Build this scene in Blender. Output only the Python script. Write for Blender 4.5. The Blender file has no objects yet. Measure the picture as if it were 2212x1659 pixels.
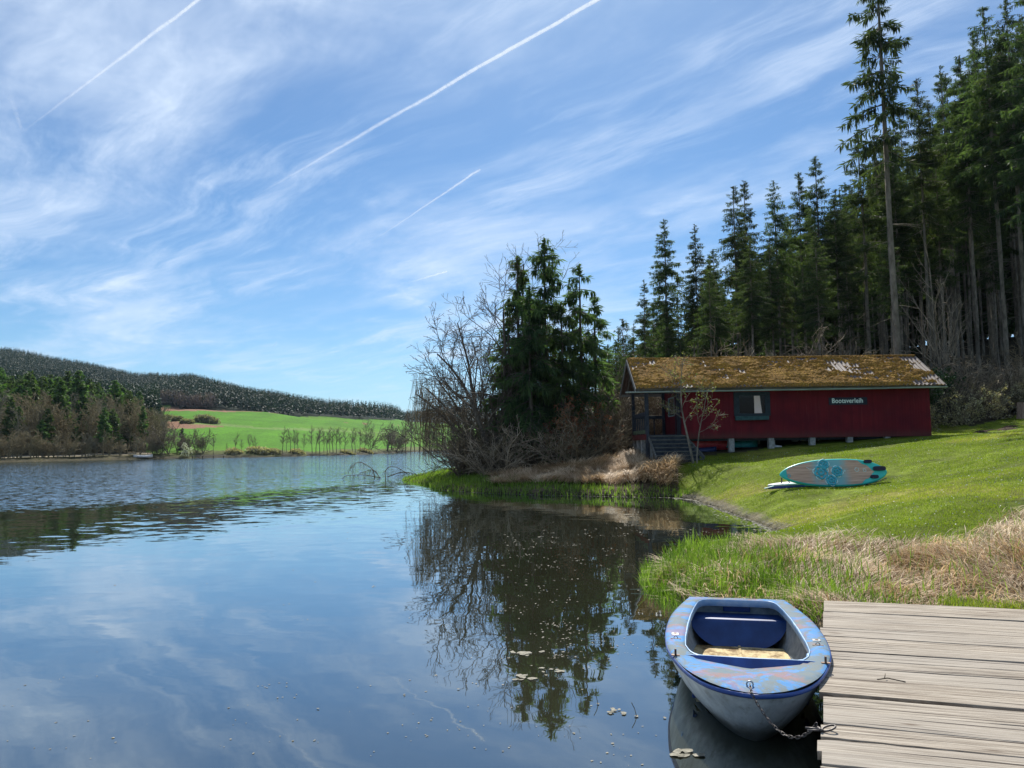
import bpy, math, random
import numpy as np
from mathutils import Vector, Matrix

# ------------------------------------------------------------------ camera, light, exposure
F, CX, CY, EYE = 1659., 1106., 829.5, 1.95          # photo measured at 2212 px width
HOR = 964.
PITCH = math.atan((HOR - CY) / F); ROLL = math.radians(0.7)
SUN_EL, SUN_AZ = math.radians(45), math.radians(6)  # azimuth from +Y towards +X
sc = bpy.context.scene
col = sc.collection
cd = bpy.data.cameras.new('camera'); cam = bpy.data.objects.new('camera', cd); col.objects.link(cam)
cd.sensor_width = 36; cd.lens = 36 * F / 2212.; cd.clip_start = .05; cd.clip_end = 90000
cam.matrix_world = Matrix.Translation((0, 0, EYE)) @ Matrix.Rotation(math.pi / 2 + PITCH, 4, 'X') @ Matrix.Rotation(-ROLL, 4, 'Z')
sc.camera = cam
sc.view_settings.view_transform = 'Standard'; sc.view_settings.look = 'None'
sc.view_settings.exposure = 0.5; sc.view_settings.gamma = 1
sc.cycles.max_bounces = 8; sc.cycles.transparent_max_bounces = 12
sc.cycles.use_denoising = True

sd_ = bpy.data.lights.new('sun', 'SUN'); sun = bpy.data.objects.new('sun', sd_); col.objects.link(sun)
sd_.energy = 5.0; sd_.angle = math.radians(.53); sd_.color = (1, .95, .86)
sv = Vector((math.sin(SUN_AZ) * math.cos(SUN_EL), math.cos(SUN_AZ) * math.cos(SUN_EL), math.sin(SUN_EL)))
sun.rotation_euler = sv.to_track_quat('Z', 'Y').to_euler(); sun.location = sv * 50


class NT:
    """tiny node builder"""
    def __init__(s, tree): s.t = tree; s.N = tree.nodes; s.L = tree.links
    def new(s, typ, props=None, **ins):
        n = s.N.new(typ)
        for k, v in (props or {}).items(): setattr(n, k, v)
        for k, v in ins.items():
            key = int(k[1:]) if k[0] == 'i' and k[1:].isdigit() else k.replace('_', ' ')
            s.put(n.inputs[key], v)
        return n
    def put(s, sock, v):
        if isinstance(v, bpy.types.NodeSocket): s.L.new(v, sock)
        elif v is not None:
            if hasattr(sock.default_value, '__len__') and not hasattr(v, '__len__'): v = [v] * len(sock.default_value)
            if hasattr(v, '__len__') and len(v) == 3 and len(sock.default_value) == 4: v = (*v, 1)
            sock.default_value = v
    def math(s, op, a, b=0, c=0, clamp=False):
        return s.new('ShaderNodeMath', dict(operation=op, use_clamp=clamp), i0=a, i1=b, i2=c).outputs[0]
    def vec(s, op, a, b=(0, 0, 0)):
        return s.new('ShaderNodeVectorMath', dict(operation=op), i0=a, i1=b).outputs[0]
    def mix(s, f, a, b, mode='MIX'):
        n = s.N.new('ShaderNodeMix'); n.data_type = 'RGBA'; n.blend_type = mode
        s.put(n.inputs[0], f); s.put(n.inputs[6], a); s.put(n.inputs[7], b); return n.outputs[2]
    def ramp(s, f, stops, interp='LINEAR'):
        n = s.N.new('ShaderNodeValToRGB'); e = n.color_ramp.elements; n.color_ramp.interpolation = interp
        while len(e) < len(stops): e.new(.5)
        for i, (p, c) in enumerate(stops):
            e[i].position = p; e[i].color = (c, c, c, 1) if not hasattr(c, '__len__') else (*c[:3], 1)
        s.put(n.inputs[0], f); return n.outputs[0]
    def noise(s, v, scale, detail=4, rough=.55, dist=0):
        return s.new('ShaderNodeTexNoise', None, Vector=v, Scale=scale, Detail=detail, Roughness=rough, Distortion=dist).outputs[0]
    def mapr(s, f, a, b, c=0, d=1, smooth=True):
        n = s.new('ShaderNodeMapRange', dict(interpolation_type='SMOOTHSTEP' if smooth else 'LINEAR'), i0=f, i1=a, i2=b, i3=c, i4=d); return n.outputs[0]
    def sep(s, v): return s.new('ShaderNodeSeparateXYZ', None, i0=v).outputs
    def comb(s, x, y, z=0): return s.new('ShaderNodeCombineXYZ', None, i0=x, i1=y, i2=z).outputs[0]
    def attr(s, name, out='Fac'): return s.new('ShaderNodeAttribute', dict(attribute_name=name)).outputs[out]
    def bump(s, h, strength=.5, dist=.02, normal=None):
        n = s.new('ShaderNodeBump', None, Strength=strength, Distance=dist, Height=h)
        if normal is not None: s.put(n.inputs['Normal'], normal)
        return n.outputs[0]


# ---- world: Nishita sky with cirrus
w = bpy.data.worlds.new('World'); sc.world = w; w.use_nodes = True
T = NT(w.node_tree); T.N.clear()
sky = T.new('ShaderNodeTexSky', dict(sky_type='NISHITA', sun_disc=False, sun_elevation=SUN_EL, sun_rotation=SUN_AZ,
                                     altitude=400, air_density=1.0, dust_density=.35, ozone_density=2.6))
tc = T.new('ShaderNodeTexCoord').outputs['Generated']
x, y, z = T.sep(tc)
zc = T.math('MAXIMUM', z, .015)
zz = T.math('ADD', zc, .06)
px = T.math('DIVIDE', x, zz); py = T.math('DIVIDE', y, zz)
a = T.math('MULTIPLY', T.math('SUBTRACT', px, py), .7071); b = T.math('MULTIPLY', T.math('ADD', px, py), .7071)
warp = T.noise(T.comb(a, b, 3.), .9, 3, .5)
b2 = T.math('ADD', b, T.math('MULTIPLY', T.math('SUBTRACT', warp, .5), .55))
a2 = T.math('ADD', a, T.math('MULTIPLY', T.math('SUBTRACT', warp, .5), .8))
veil = T.mapr(T.noise(T.comb(T.math('MULTIPLY', a2, .45), b2, 0), 1.15, 6, .62), .42, .74)
fil = T.mapr(T.noise(T.comb(T.math('MULTIPLY', a2, .22), b2, 7.), 4.2, 8, .68, .10), .44, .74)
mask = T.mapr(T.noise(T.comb(a, b, 11.), .62, 3, .5), .36, .62)
fine = T.mapr(T.noise(T.comb(T.math('MULTIPLY', a2, .5), b2, 21.), 6.5, 8, .7, .15), .5, .85)
wisp = T.mapr(T.noise(T.comb(T.math('MULTIPLY', a2, .7), T.math('MULTIPLY', b2, 1.2), 31.), 1.9, 7, .58, .25), .54, .86)
cl = T.math('MULTIPLY', veil, .66)
cl = T.math('ADD', cl, T.math('MULTIPLY', T.math('MULTIPLY', fil, mask), .46))
cl = T.math('ADD', cl, T.math('MULTIPLY', T.math('MULTIPLY', fine, T.math('ADD', veil, .3)), .30))
cl = T.math('ADD', cl, T.math('MULTIPLY', wisp, .70), clamp=True)
cl = T.math('MULTIPLY', cl, T.mapr(z, .02, .16, .35, 1.))
cl = T.math('ADD', cl, T.math('MULTIPLY', T.mapr(z, .35, .62), .14), clamp=True)
skyc = T.mix(1., sky.outputs[0], (.62, .86, 1.03), 'MULTIPLY')
c = T.mix(cl, skyc, (7.6, 8.9, 10.8))
c = T.mix(T.mapr(z, -.01, .11, .32, 0.), c, (2.9, 5.2, 8.0))
bg = T.new('ShaderNodeBackground', None, Color=c, Strength=.074)
out = T.new('ShaderNodeOutputWorld'); T.L.new(bg.outputs[0], out.inputs[0])


# ------------------------------------------------------------------ measuring helpers
_cr, _sr, _cp, _sp = math.cos(ROLL), math.sin(ROLL), math.cos(PITCH), math.sin(PITCH)
def ray(u, v):
    X = u - CX; Y = CY - v
    X, Y = _cr * X + _sr * Y, -_sr * X + _cr * Y
    return np.array([X, F * _cp - Y * _sp, F * _sp + Y * _cp])
def at(u, v, z=0.):
    d = ray(u, v); t = (z - EYE) / d[2]; return np.array([d[0] * t, d[1] * t, z])
def atY(u, v, Y):
    d = ray(u, v); t = Y / d[1]; return np.array([d[0] * t, Y, EYE + d[2] * t])


# ------------------------------------------------------------------ object helpers
def tag(o, label=None, cat=None, group=None, kind=None):
    if label: o['label'] = label
    if cat: o['category'] = cat
    if group: o['group'] = group
    if kind: o['kind'] = kind
    return o
def link(name, data, mat=None, parent=None, smooth=False):
    o = bpy.data.objects.new(name, data); col.objects.link(o)
    if mat:
        for m in (mat if isinstance(mat, (list, tuple)) else [mat]): data.materials.append(m)
    if parent: o.parent = parent
    if hasattr(data, 'polygons'): data.polygons.foreach_set('use_smooth', [bool(smooth)] * len(data.polygons))
    return o
def empty(name, loc=(0, 0, 0), rz=0.):
    o = bpy.data.objects.new(name, None); col.objects.link(o); o.location = loc; o.rotation_euler.z = rz
    o.empty_display_size = .1; return o
def npmesh(name, V, Fc, tint=None, colr=None):
    """V (n,3), Fc (m,k)"""
    me = bpy.data.meshes.new(name); V = np.ascontiguousarray(V, dtype=np.float32); Fc = np.ascontiguousarray(Fc, dtype=np.int32)
    m, k = Fc.shape
    me.vertices.add(len(V)); me.vertices.foreach_set('co', V.ravel())
    me.loops.add(m * k); me.loops.foreach_set('vertex_index', Fc.ravel())
    me.polygons.add(m); me.polygons.foreach_set('loop_start', np.arange(0, m * k, k, dtype=np.int32))
    me.update(calc_edges=True)
    if tint is not None:
        at_ = me.attributes.new('tint', 'FLOAT', 'POINT'); at_.data.foreach_set('value', np.ascontiguousarray(tint, dtype=np.float32))
    if colr is not None:
        at_ = me.attributes.new('col', 'FLOAT_COLOR', 'POINT')
        c4 = np.ones((len(V), 4), dtype=np.float32); c4[:, :3] = colr; at_.data.foreach_set('color', c4.ravel())
    return me
class MB:
    """collects shapes into one mesh"""
    def __init__(s): s.v = []; s.f = []; s.mi = []; s.cur = 0
    def add(s, V, Fs):
        n = len(s.v); s.v += [tuple(map(float, p)) for p in V]; s.f += [tuple(int(i) + n for i in f) for f in Fs]; s.mi += [s.cur] * len(Fs); return s
    def box(s, x0, x1, y0, y1, z0, z1, M=None):
        V = [(x, y, z) for z in (z0, z1) for y in (y0, y1) for x in (x0, x1)]
        if M is not None: V = [M @ Vector(p) for p in V]
        return s.add(V, [(0, 2, 3, 1), (4, 5, 7, 6), (0, 1, 5, 4), (2, 6, 7, 3), (0, 4, 6, 2), (1, 3, 7, 5)])
    def beam(s, p, q, w_, h_, up=(0, 0, 1)):
        p = Vector(p); q = Vector(q); d = q - p; L = d.length; d.normalize()
        sx = d.cross(Vector(up)); 
        if sx.length < 1e-4: sx = d.cross(Vector((1, 0, 0)))
        sx.normalize(); sz = sx.cross(d)
        M = Matrix((( sx.x, d.x, sz.x, p.x), (sx.y, d.y, sz.y, p.y), (sx.z, d.z, sz.z, p.z), (0, 0, 0, 1)))
        return s.box(-w_ / 2, w_ / 2, 0, L, -h_ / 2, h_ / 2, M)
    def tube(s, pts, r, k=8, closed=False, caps=True):
        pts = [Vector(p) for p in pts]; n = len(pts); V = []; rr = r if hasattr(r, '__len__') else [r] * n
        ref = None
        for i in range(n):
            if closed: t = pts[(i + 1) % n] - pts[i - 1]
            else: t = pts[min(i + 1, n - 1)] - pts[max(i - 1, 0)]
            t.normalize()
            if ref is None: ref = t.orthogonal()
            ref = (ref - t * ref.dot(t)).normalized(); bn = t.cross(ref)
            for j in range(k):
                an = 2 * math.pi * j / k; V.append(pts[i] + (ref * math.cos(an) + bn * math.sin(an)) * rr[i])
        Fs = []
        for i in range(n if closed else n - 1):
            for j in range(k):
                a0 = i * k + j; a1 = i * k + (j + 1) % k; b0 = ((i + 1) % n) * k + j; b1 = ((i + 1) % n) * k + (j + 1) % k
                Fs.append((a0, a1, b1, b0))
        if caps and not closed: Fs += [tuple(range(k))[::-1], tuple((n - 1) * k + j for j in range(k))]
        return s.add(V, Fs)
    def build(s, name, mat, parent=None, smooth=False, bevel=0.):
        me = bpy.data.meshes.new(name); me.from_pydata(s.v, [], s.f); me.update()
        o = link(name, me, mat, parent, smooth)
        me.polygons.foreach_set('material_index', s.mi)
        if bevel:
            md = o.modifiers.new('bevel', 'BEVEL'); md.width = bevel; md.segments = 2; md.limit_method = 'ANGLE'
        return o
def copy_tree(o, label=None, group=None):
    c_ = o.copy(); col.objects.link(c_)
    if label: c_['label'] = label
    if group: c_['group'] = group
    for ch in o.children:
        d = ch.copy(); col.objects.link(d); d.parent = c_
        for g in ch.children:
            e = g.copy(); col.objects.link(e); e.parent = d
    return c_

# ---- value noise on arrays (for terrain colours and heights)
def vnoise(X, Y, s, seed=0):
    rs = np.random.RandomState(seed); tab = rs.rand(256, 256)
    x_ = X / s; y_ = Y / s; xi = np.floor(x_).astype(int); yi = np.floor(y_).astype(int)
    fx = x_ - xi; fy = y_ - yi; fx = fx * fx * (3 - 2 * fx); fy = fy * fy * (3 - 2 * fy)
    g = lambda i, j: tab[i & 255, j & 255]
    return (g(xi, yi) * (1 - fx) + g(xi + 1, yi) * fx) * (1 - fy) + (g(xi, yi + 1) * (1 - fx) + g(xi + 1, yi + 1) * fx) * fy
def fbm(X, Y, s, seed=0, o=4):
    return sum(vnoise(X, Y, s / 2 ** i, seed + i) * .5 ** i for i in range(o)) / sum(.5 ** i for i in range(o))
def sst(x, a, b):
    t = np.clip((x - a) / (b - a), 0, 1); return t * t * (3 - 2 * t)


# ------------------------------------------------------------------ materials
def mat(name, base=None, rough=.8, spec=.3):
    m = bpy.data.materials.new(name); m.use_nodes = True; t = NT(m.node_tree)
    bs = t.N['Principled BSDF']; bs.inputs['Roughness'].default_value = rough
    bs.inputs['Specular IOR Level'].default_value = spec
    if base is not None: t.put(bs.inputs['Base Color'], base)
    return m, t, bs
def simple(name, c1, c2, scale=8, rough=.8, spec=.3, bump=.3, bd=.01, detail=6, metal=0., stretch=(1, 1, 1), coord='Object', thr=(.35, .65)):
    m, t, bs = mat(name, None, rough, spec)
    co = t.new('ShaderNodeTexCoord').outputs[coord]
    co = t.vec('MULTIPLY', co, stretch)
    n = t.noise(co, scale, detail, .6)
    t.put(bs.inputs['Base Color'], t.ramp(n, [(thr[0], c1), (thr[1], c2)]))
    if bump: t.put(bs.inputs['Normal'], t.bump(n, bump, bd))
    bs.inputs['Metallic'].default_value = metal
    return m
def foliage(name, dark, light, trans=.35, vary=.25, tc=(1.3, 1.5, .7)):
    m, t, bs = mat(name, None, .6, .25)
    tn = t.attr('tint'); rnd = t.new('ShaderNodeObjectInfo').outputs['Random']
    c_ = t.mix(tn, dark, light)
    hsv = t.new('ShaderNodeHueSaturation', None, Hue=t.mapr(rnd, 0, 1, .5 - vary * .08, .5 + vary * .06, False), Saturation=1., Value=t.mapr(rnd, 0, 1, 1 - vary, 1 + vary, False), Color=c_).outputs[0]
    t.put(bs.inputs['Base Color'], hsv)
    tr = t.new('ShaderNodeBsdfTranslucent', None, Color=t.mix(1., hsv, tc, 'MULTIPLY'))
    mx = t.new('ShaderNodeMixShader', None, i0=trans, i1=bs.outputs[0], i2=tr.outputs[0])
    t.L.new(mx.outputs[0], t.N['Material Output'].inputs[0]); return m

M_needle = foliage('spruce_needles', (.026, .042, .022), (.090, .120, .050), .45, .25)
M_needle2 = foliage('drooping_needles', (.030, .055, .028), (.11, .165, .065), .52, .15)
M_pine = foliage('pine_needles', (.030, .065, .022), (.12, .19, .05), .3, .3)
M_needleF = foliage('far_needles', (.013, .030, .020), (.024, .048, .028), .15, .1)
M_brownleaf = foliage('dead_leaves', (.16, .07, .03), (.34, .15, .07), .35, .2, (1.2, 1, .8))
M_bud = foliage('buds', (.10, .12, .04), (.25, .26, .12), .4, .1)
M_reed = foliage('reed_blades', (.070, .13, .012), (.25, .35, .065), .42, 0.)
M_grassb = foliage('lawn_blades', (.12, .18, .012), (.32, .35, .05), .42, 0.)
M_straw = foliage('straw_blades', (.30, .19, .095), (.86, .69, .47), .30, 0., (1.1, 1.05, .9))
M_bark = simple('bark', (.06, .05, .038), (.17, .14, .105), 6, .9, .2, .6, .03, stretch=(1, 1, .25))
M_barkg = simple('grey_bark', (.11, .095, .07), (.27, .23, .175), 5, .9, .2, .4, .02, stretch=(1, 1, .4))
M_twig = simple('twigs', (.12, .093, .052), (.28, .22, .13), 3, .85, .3, 0)
M_twigd = simple('dark_twigs', (.055, .045, .032), (.17, .135, .095), 3, .85, .3, 0)
M_twigl = simple('pale_twigs', (.20, .155, .10), (.44, .36, .25), 3, .8, .3, 0)
M_concrete = simple('concrete', (.22, .22, .20), (.40, .39, .36), 9, .9, .2, .4, .01)
M_metal = simple('galvanised_steel', (.25, .25, .25), (.55, .55, .55), 40, .35, .5, .1, .001, metal=.9)
M_rust = simple('rusty_iron', (.06, .03, .02), (.22, .15, .11), 30, .6, .4, .3, .002, metal=.5)
M_darkwood = simple('dark_painted_wood', (.012, .018, .03), (.04, .045, .055), 6, .6, .35, .2, .004)
M_greywood = simple('grey_wood', (.13, .12, .105), (.30, .28, .25), 7, .85, .2, .4, .005, stretch=(.3, 6, 6))
M_steps = simple('step_boards', (.055, .06, .055), (.16, .16, .145), 9, .85, .2, .4, .005, stretch=(.4, 4, 4))

# red wall boards
M_red, t, bs = mat('red_boards', None, .75, .2)
co = t.new('ShaderNodeTexCoord').outputs['Object']; x, y, z = t.sep(co)
n1 = t.noise(t.vec('MULTIPLY', co, (8, 8, .5)), 2., 6, .6); n2 = t.noise(co, 1.2, 4)
wb_ = t.new('ShaderNodeTexWhiteNoise', dict(noise_dimensions='1D'), W=t.math('FLOOR', t.math('DIVIDE', t.math('ADD', x, y), .12))).outputs[0]
rc_ = t.mix(t.mapr(n2, .35, .7), t.mix(n1, (.135, .007, .014), (.22, .018, .024)), (.11, .007, .016)); rc_ = t.mix(t.mapr(wb_, 0, 1, 0, .5, False), rc_, (.085, .006, .012))
rc_ = t.mix(t.math('MULTIPLY', t.mapr(t.math('ADD', z, t.math('MULTIPLY', n1, .35)), 2.75, 2.35), .45), rc_, (.11, .06, .045)); rc_ = t.mix(t.math('MULTIPLY', t.mapr(t.noise(t.vec('MULTIPLY', co, (3, 3, .25)), 3, 5), .58, .72), .3), rc_, (.24, .07, .06))
t.put(bs.inputs['Base Color'], rc_)
gr = t.math('PINGPONG', t.math('ADD', x, y), .06)
t.put(bs.inputs['Normal'], t.bump(t.math('ADD', t.math('MULTIPLY', t.mapr(gr, 0, .008), 1.), t.math('MULTIPLY', n1, .3)), .6, .008))


# ------------------------------------------------------------------ shoreline and terrain
SH = [at(*p)[:2] for p in [(1772, 1372), (1600, 1335), (1480, 1302), (1425, 1262), (1432, 1212), (1500, 1185), (1600, 1172), (1650, 1165), (1692, 1152), (1640, 1130),
      (1560, 1100), (1500, 1080), (1460, 1075), (1400, 1074), (1300, 1072), (1200, 1070), (1050, 1065), (950, 1058), (925, 1046), (870, 1036)]]
SH += [np.array(p) for p in [(-5.5, 51), (-3, 56), (-2, 66), (-4, 85), (-8, 120), (-14, 180), (-22, 260), (-30, 350)]]
SH += [at(*p)[:2] for p in [(950, 974), (850, 979), (740, 983.5), (600, 986.5), (450, 989), (300, 992), (150, 995.5), (0, 999)]]
SH += [np.array(p) for p in [(-150, 130), (-150, 20), (-120, -80), (-20, -120), (12, -60), (11, -20), (9, -2), (6.5, 4.5), (4.6, 7.3)]]
SH = np.array(SH)
def shore_sd(P):
    """signed distance to the shoreline, positive inland"""
    P = np.asarray(P, dtype=float); best = np.full(len(P), 1e18); inside = np.zeros(len(P), bool); n = len(SH)
    for i in range(n):
        A = SH[i]; B = SH[(i + 1) % n]; AB = B - A; AP = P - A
        tt = np.clip((AP @ AB) / (AB @ AB), 0, 1); d = AP - tt[:, None] * AB; best = np.minimum(best, (d * d).sum(1))
        cnd = ((A[1] > P[:, 1]) != (B[1] > P[:, 1]))
        if abs(AB[1]) > 1e-9: inside ^= cnd & (P[:, 0] < AB[0] * (P[:, 1] - A[1]) / AB[1] + A[0])
    return np.where(inside, -1, 1) * np.sqrt(best)
# near ground: thin plate spline through measured points (u, v, distance)
CP = [tuple(at(u, v, z)) for u, v, z in []]
CP += [tuple(atY(u, v, Y)) for u, v, Y in [
    (1379, 996, 34), (1450, 992, 34), (1500, 984, 34), (1572, 977, 34), (1664, 970, 34), (1753, 962, 34), (1835, 955, 34), (1915, 946, 34), (2010, 941, 34),
    (2100, 931, 35), (2212, 903, 37), (1457, 1014, 30.2), (2050, 945, 31), (2212, 925, 31), (2212, 985, 20), (2212, 1060, 14), (1560, 1040, 27),
    (1800, 1054, 21.3), (1900, 1045, 21.3), (1700, 1058, 21.3), (1900, 1172, 11.8), (1900, 1100, 15.5), (1753, 980, 30.8), (1600, 998, 30.6), (1900, 963, 31), (2050, 1100, 13.5), (1400, 1030, 31.5), (1750, 1100, 18.5)]]
CP += [(X, Y, .12) for X, Y in SH[:19]]
CP += [(3.6, 9.6, .2), (5, 10.5, .35), (5.0, 7.9, .25), (7, 7.5, .36), (8.5, 10, .58), (6.3, 9.2, .45), (9, 5, .5), (12, 0, .6), (14, 12, 1.5), (20, 5, 1.6), (30, 25, 3.5), (40, 40, 5.5), (30, 45, 5),
       (18, 46, 4.0), (8, 45, 2.4), (0, 42, .9), (-3, 42, .5), (0, 37, .7), (4, 34, .9), (18, 60, 5.5), (0, 60, 1.5), (35, 60, 8), (5, 60, 2.5), (60, 60, 10), (10, 80, 5), (40, 85, 12), (25, 95, 13), (60, 95, 18), (0, 95, 6)]
CP = np.array(CP)
def tps_fit(P, zv, lam=.02):
    d = np.linalg.norm(P[:, None] - P[None], axis=2); K = d ** 2 * np.log(d + 1e-9) ; n = len(P)
    A = np.zeros((n + 3, n + 3)); A[:n, :n] = K + lam * np.eye(n); A[:n, n] = 1; A[:n, n + 1:] = P; A[n, :n] = 1; A[n + 1:, :n] = P.T
    return np.linalg.solve(A, np.r_[zv, 0, 0, 0])
TW = tps_fit(CP[:, :2], CP[:, 2])
def tps(P):
    r = np.full(len(P), TW[-3]) + P @ TW[-2:]
    for i in range(len(CP)):
        d2 = ((P - CP[i, :2]) ** 2).sum(1); r += TW[i] * .5 * d2 * np.log(d2 + 1e-12)
    return r
# far ground: (u: [(distance, v or None, z)])
FT = {
 -500: [(150, None, 1), (220, None, 14), (320, None, 40), (450, None, 70), (700, None, 100), (1400, None, 190), (2200, None, 120)],
 0:   [(165, None, .8), (220, 950, 0), (300, 912, 0), (420, 868, 0), (700, 842, 0), (1400, 771, 0), (2200, 800, 0)],
 150: [(175, None, .8), (230, 955, 0), (300, 922, 0), (420, 885, 0), (700, 858, 0), (1400, 797, 0), (2200, 830, 0)],
 300: [(183, None, .8), (230, 965, 0), (300, 942, 0), (420, 905, 0), (700, 872, 0), (1400, 828, 0), (2200, 850, 0)],
 400: [(186, None, .8), (240, 955, 0), (320, 926, 0), (450, 894, 0), (560, 880, 0), (1400, 836, 0), (2200, 870, 0)],
 560: [(188, None, .8), (240, 960, 0), (320, 935, 0), (450, 906, 0), (600, 891, 0), (1400, 873, 0), (2200, 900, 0)],
 700: [(215, None, .8), (280, 962, 0), (400, 932, 0), (520, 913, 0), (700, 899, 0), (1400, 899, 0), (2200, 915, 0)],
 840: [(280, None, .8), (350, 964, 0), (480, 935, 0), (600, 918, 0), (750, 907, 0), (1400, 912, 0), (2200, 915, 0)],
 950: [(360, None, .8), (450, 965, 0), (600, 950, 0), (800, 935, 0), (1200, 915, 0), (1900, 893, 0), (2600, 900, 0)],
 1106: [(360, None, .8), (450, 965, 0), (600, 950, 0), (800, 935, 0), (1200, 915, 0), (1900, 890, 0), (2600, 900, 0)]}
FU = sorted(FT); FY = np.geomspace(100, 12000, 140); FZ = []
for u in FU:
    ys = []; zs = []
    for Y, v, zv in FT[u]:
        ys.append(Y); zs.append(zv if v is None else atY(u, v, Y)[2])
    FZ.append(np.interp(np.log(FY), np.log(ys + [12000]), zs + [20]))
FZ = np.array(FZ)
def far_z(X, Y):
    u = CX + F * X / np.maximum(Y, 1); ly = np.log(np.clip(Y, 100, 12000)); g = (ly - math.log(100)) / (math.log(120) / 139); g = np.clip(g, 0, 138.999)
    gi = g.astype(int); gf = g - gi; ui = np.clip(np.searchsorted(FU, u) - 1, 0, len(FU) - 2); fu = np.array(FU, float)
    uf = np.clip((u - fu[ui]) / (fu[ui + 1] - fu[ui]), 0, 1); uf = uf * uf * (3 - 2 * uf) * .5 + uf * .5
    row = lambda k: FZ[k, gi] * (1 - gf) + FZ[k, gi + 1] * gf
    return row(ui) * (1 - uf) + row(ui + 1) * uf
def Yof(u, v):
    """distance at which the far ground seen at column u reaches row v"""
    ys = np.geomspace(150, 1300, 240); zz_ = far_z((u - CX) / F * ys, ys)
    for Y, zv in zip(ys, zz_):
        if zv >= atY(u, v, Y)[2]: return Y
    return ys[-1]
def ground_z(X, Y):
    X = np.atleast_1d(np.asarray(X, float)); Y = np.atleast_1d(np.asarray(Y, float)); P = np.stack([X, Y], 1)
    sd = shore_sd(P); D = np.hypot(X, Y)
    Pn = P.copy(); k = np.minimum(1, 95 / np.maximum(D, 1)); Pn *= k[:, None]
    zn = tps(Pn) + np.maximum(D - 95, 0) * .10; zn = np.clip(zn, .05, 90)
    zn = np.where(D > 300, np.minimum(zn, 40), zn)
    zf = far_z(X, Y)
    az = X / np.maximum(Y, 1); wf = np.where(Y > 100, 1 - sst(az, -.06, .06), 0.) * sst(D, 110, 150)
    wf = np.where(Y <= 0, 0, wf)
    zi = zn * (1 - wf) + zf * wf
    bank = .04 + np.maximum(sd, 0) * np.where(D < 60, .45, .25)
    zi = np.minimum(np.maximum(zi, .05), bank) 
    zi = zi + np.where(D < 60, (fbm(X, Y, 1.6, 5, 3) - .5) * .09 * sst(sd, .1, 1.2), (fbm(X, Y, 60, 9, 3) - .5) * np.clip((D - 200) / 60, 0, 6) * sst(sd, 5, 60))
    return np.where(sd > 0, zi, np.maximum(-.02 + sd * .35, -1.6)), sd
def gz(X, Y): return float(ground_z(X, Y)[0][0])

az = np.unique(np.r_[np.arange(-180, -42, 6), np.arange(-42, 42.001, .11), np.arange(42, 180, 6)]); az = np.radians(az)
rr = np.unique(np.r_[np.geomspace(.6, 6, 14), np.geomspace(6, 48, 170), np.geomspace(48, 2600, 175), np.geomspace(2600, 5000, 5)])
A_, R_ = np.meshgrid(az, rr, indexing='ij'); GX = (np.sin(A_) * R_).ravel(); GY = (np.cos(A_) * R_).ravel()
GZ, GS = ground_z(GX, GY); na, nr = len(az), len(rr)
idx = np.arange(na * nr).reshape(na, nr)
nx = np.roll(idx, -1, axis=0)
Q = np.stack([idx[:, :-1], nx[:, :-1], nx[:, 1:], idx[:, 1:]], -1).reshape(-1, 4)[:, ::-1]
# land use colours
D_ = np.hypot(GX, GY); uu = CX + F * GX / np.maximum(GY, 1)
C = np.zeros((len(GX), 3)); lawn = np.array([.14, .185, .016]); soil = np.array([.075, .055, .035]); forest = np.array([.055, .045, .028]); straw = np.array([.33, .25, .15])
C[:] = forest
u_l = np.clip(uu, 1000, 2600)
lb = np.interp(u_l, [1380, 1450, 2010, 2100, 2212, 2600], [31, 33, 38, 36.5, 38.5, 40])       # back edge of the lawn
ln = (uu > 1300) & (GY > 0) & (D_ < 60)
mk_ = ln & (GY < lb + (fbm(GX, GY, 2, 3) - .5) * 2)
C[mk_] = lawn
yel = sst(fbm(GX, GY, 3.5, 12), .48, .66)[:, None]; dk = sst(fbm(GX, GY, 1.3, 212, 3), .55, .7)[:, None] * .3; C = np.where(mk_[:, None], C * (1 - dk), C)
C = np.where(mk_[:, None], C * (1 - yel * .6) + np.array([.27, .23, .06]) * yel * .6, C)
# straw bank right of the reeds
def bank_w(X, Y, sd):
    # tall dead grass strip between reeds and lawn and behind the dock
    yl = np.interp(X, [3, 4.2, 5.5, 6.3, 8, 12], [13.0, 13.2, 11.6, 11.0, 12.5, 14.0])
    return sst(yl - Y, -.3, .5) * (Y > 5) * (X > 2.0) * (sd > -.2)
bw = bank_w(GX, GY, GS)[:, None]; C = C * (1 - bw) + straw * .8 * bw
nm = (D_ < 60) & (GS > 0); mud = (1 - sst(GS + (fbm(GX, GY, .9, 77) - .5) * .6, .05, .42))[:, None]
C = np.where(nm[:, None], C * (1 - mud) + np.array([.16, .14, .085]) * mud, C)
pen = nm & (uu < 1460) & (GY > 26); C[pen] = soil * 1.3
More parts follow.
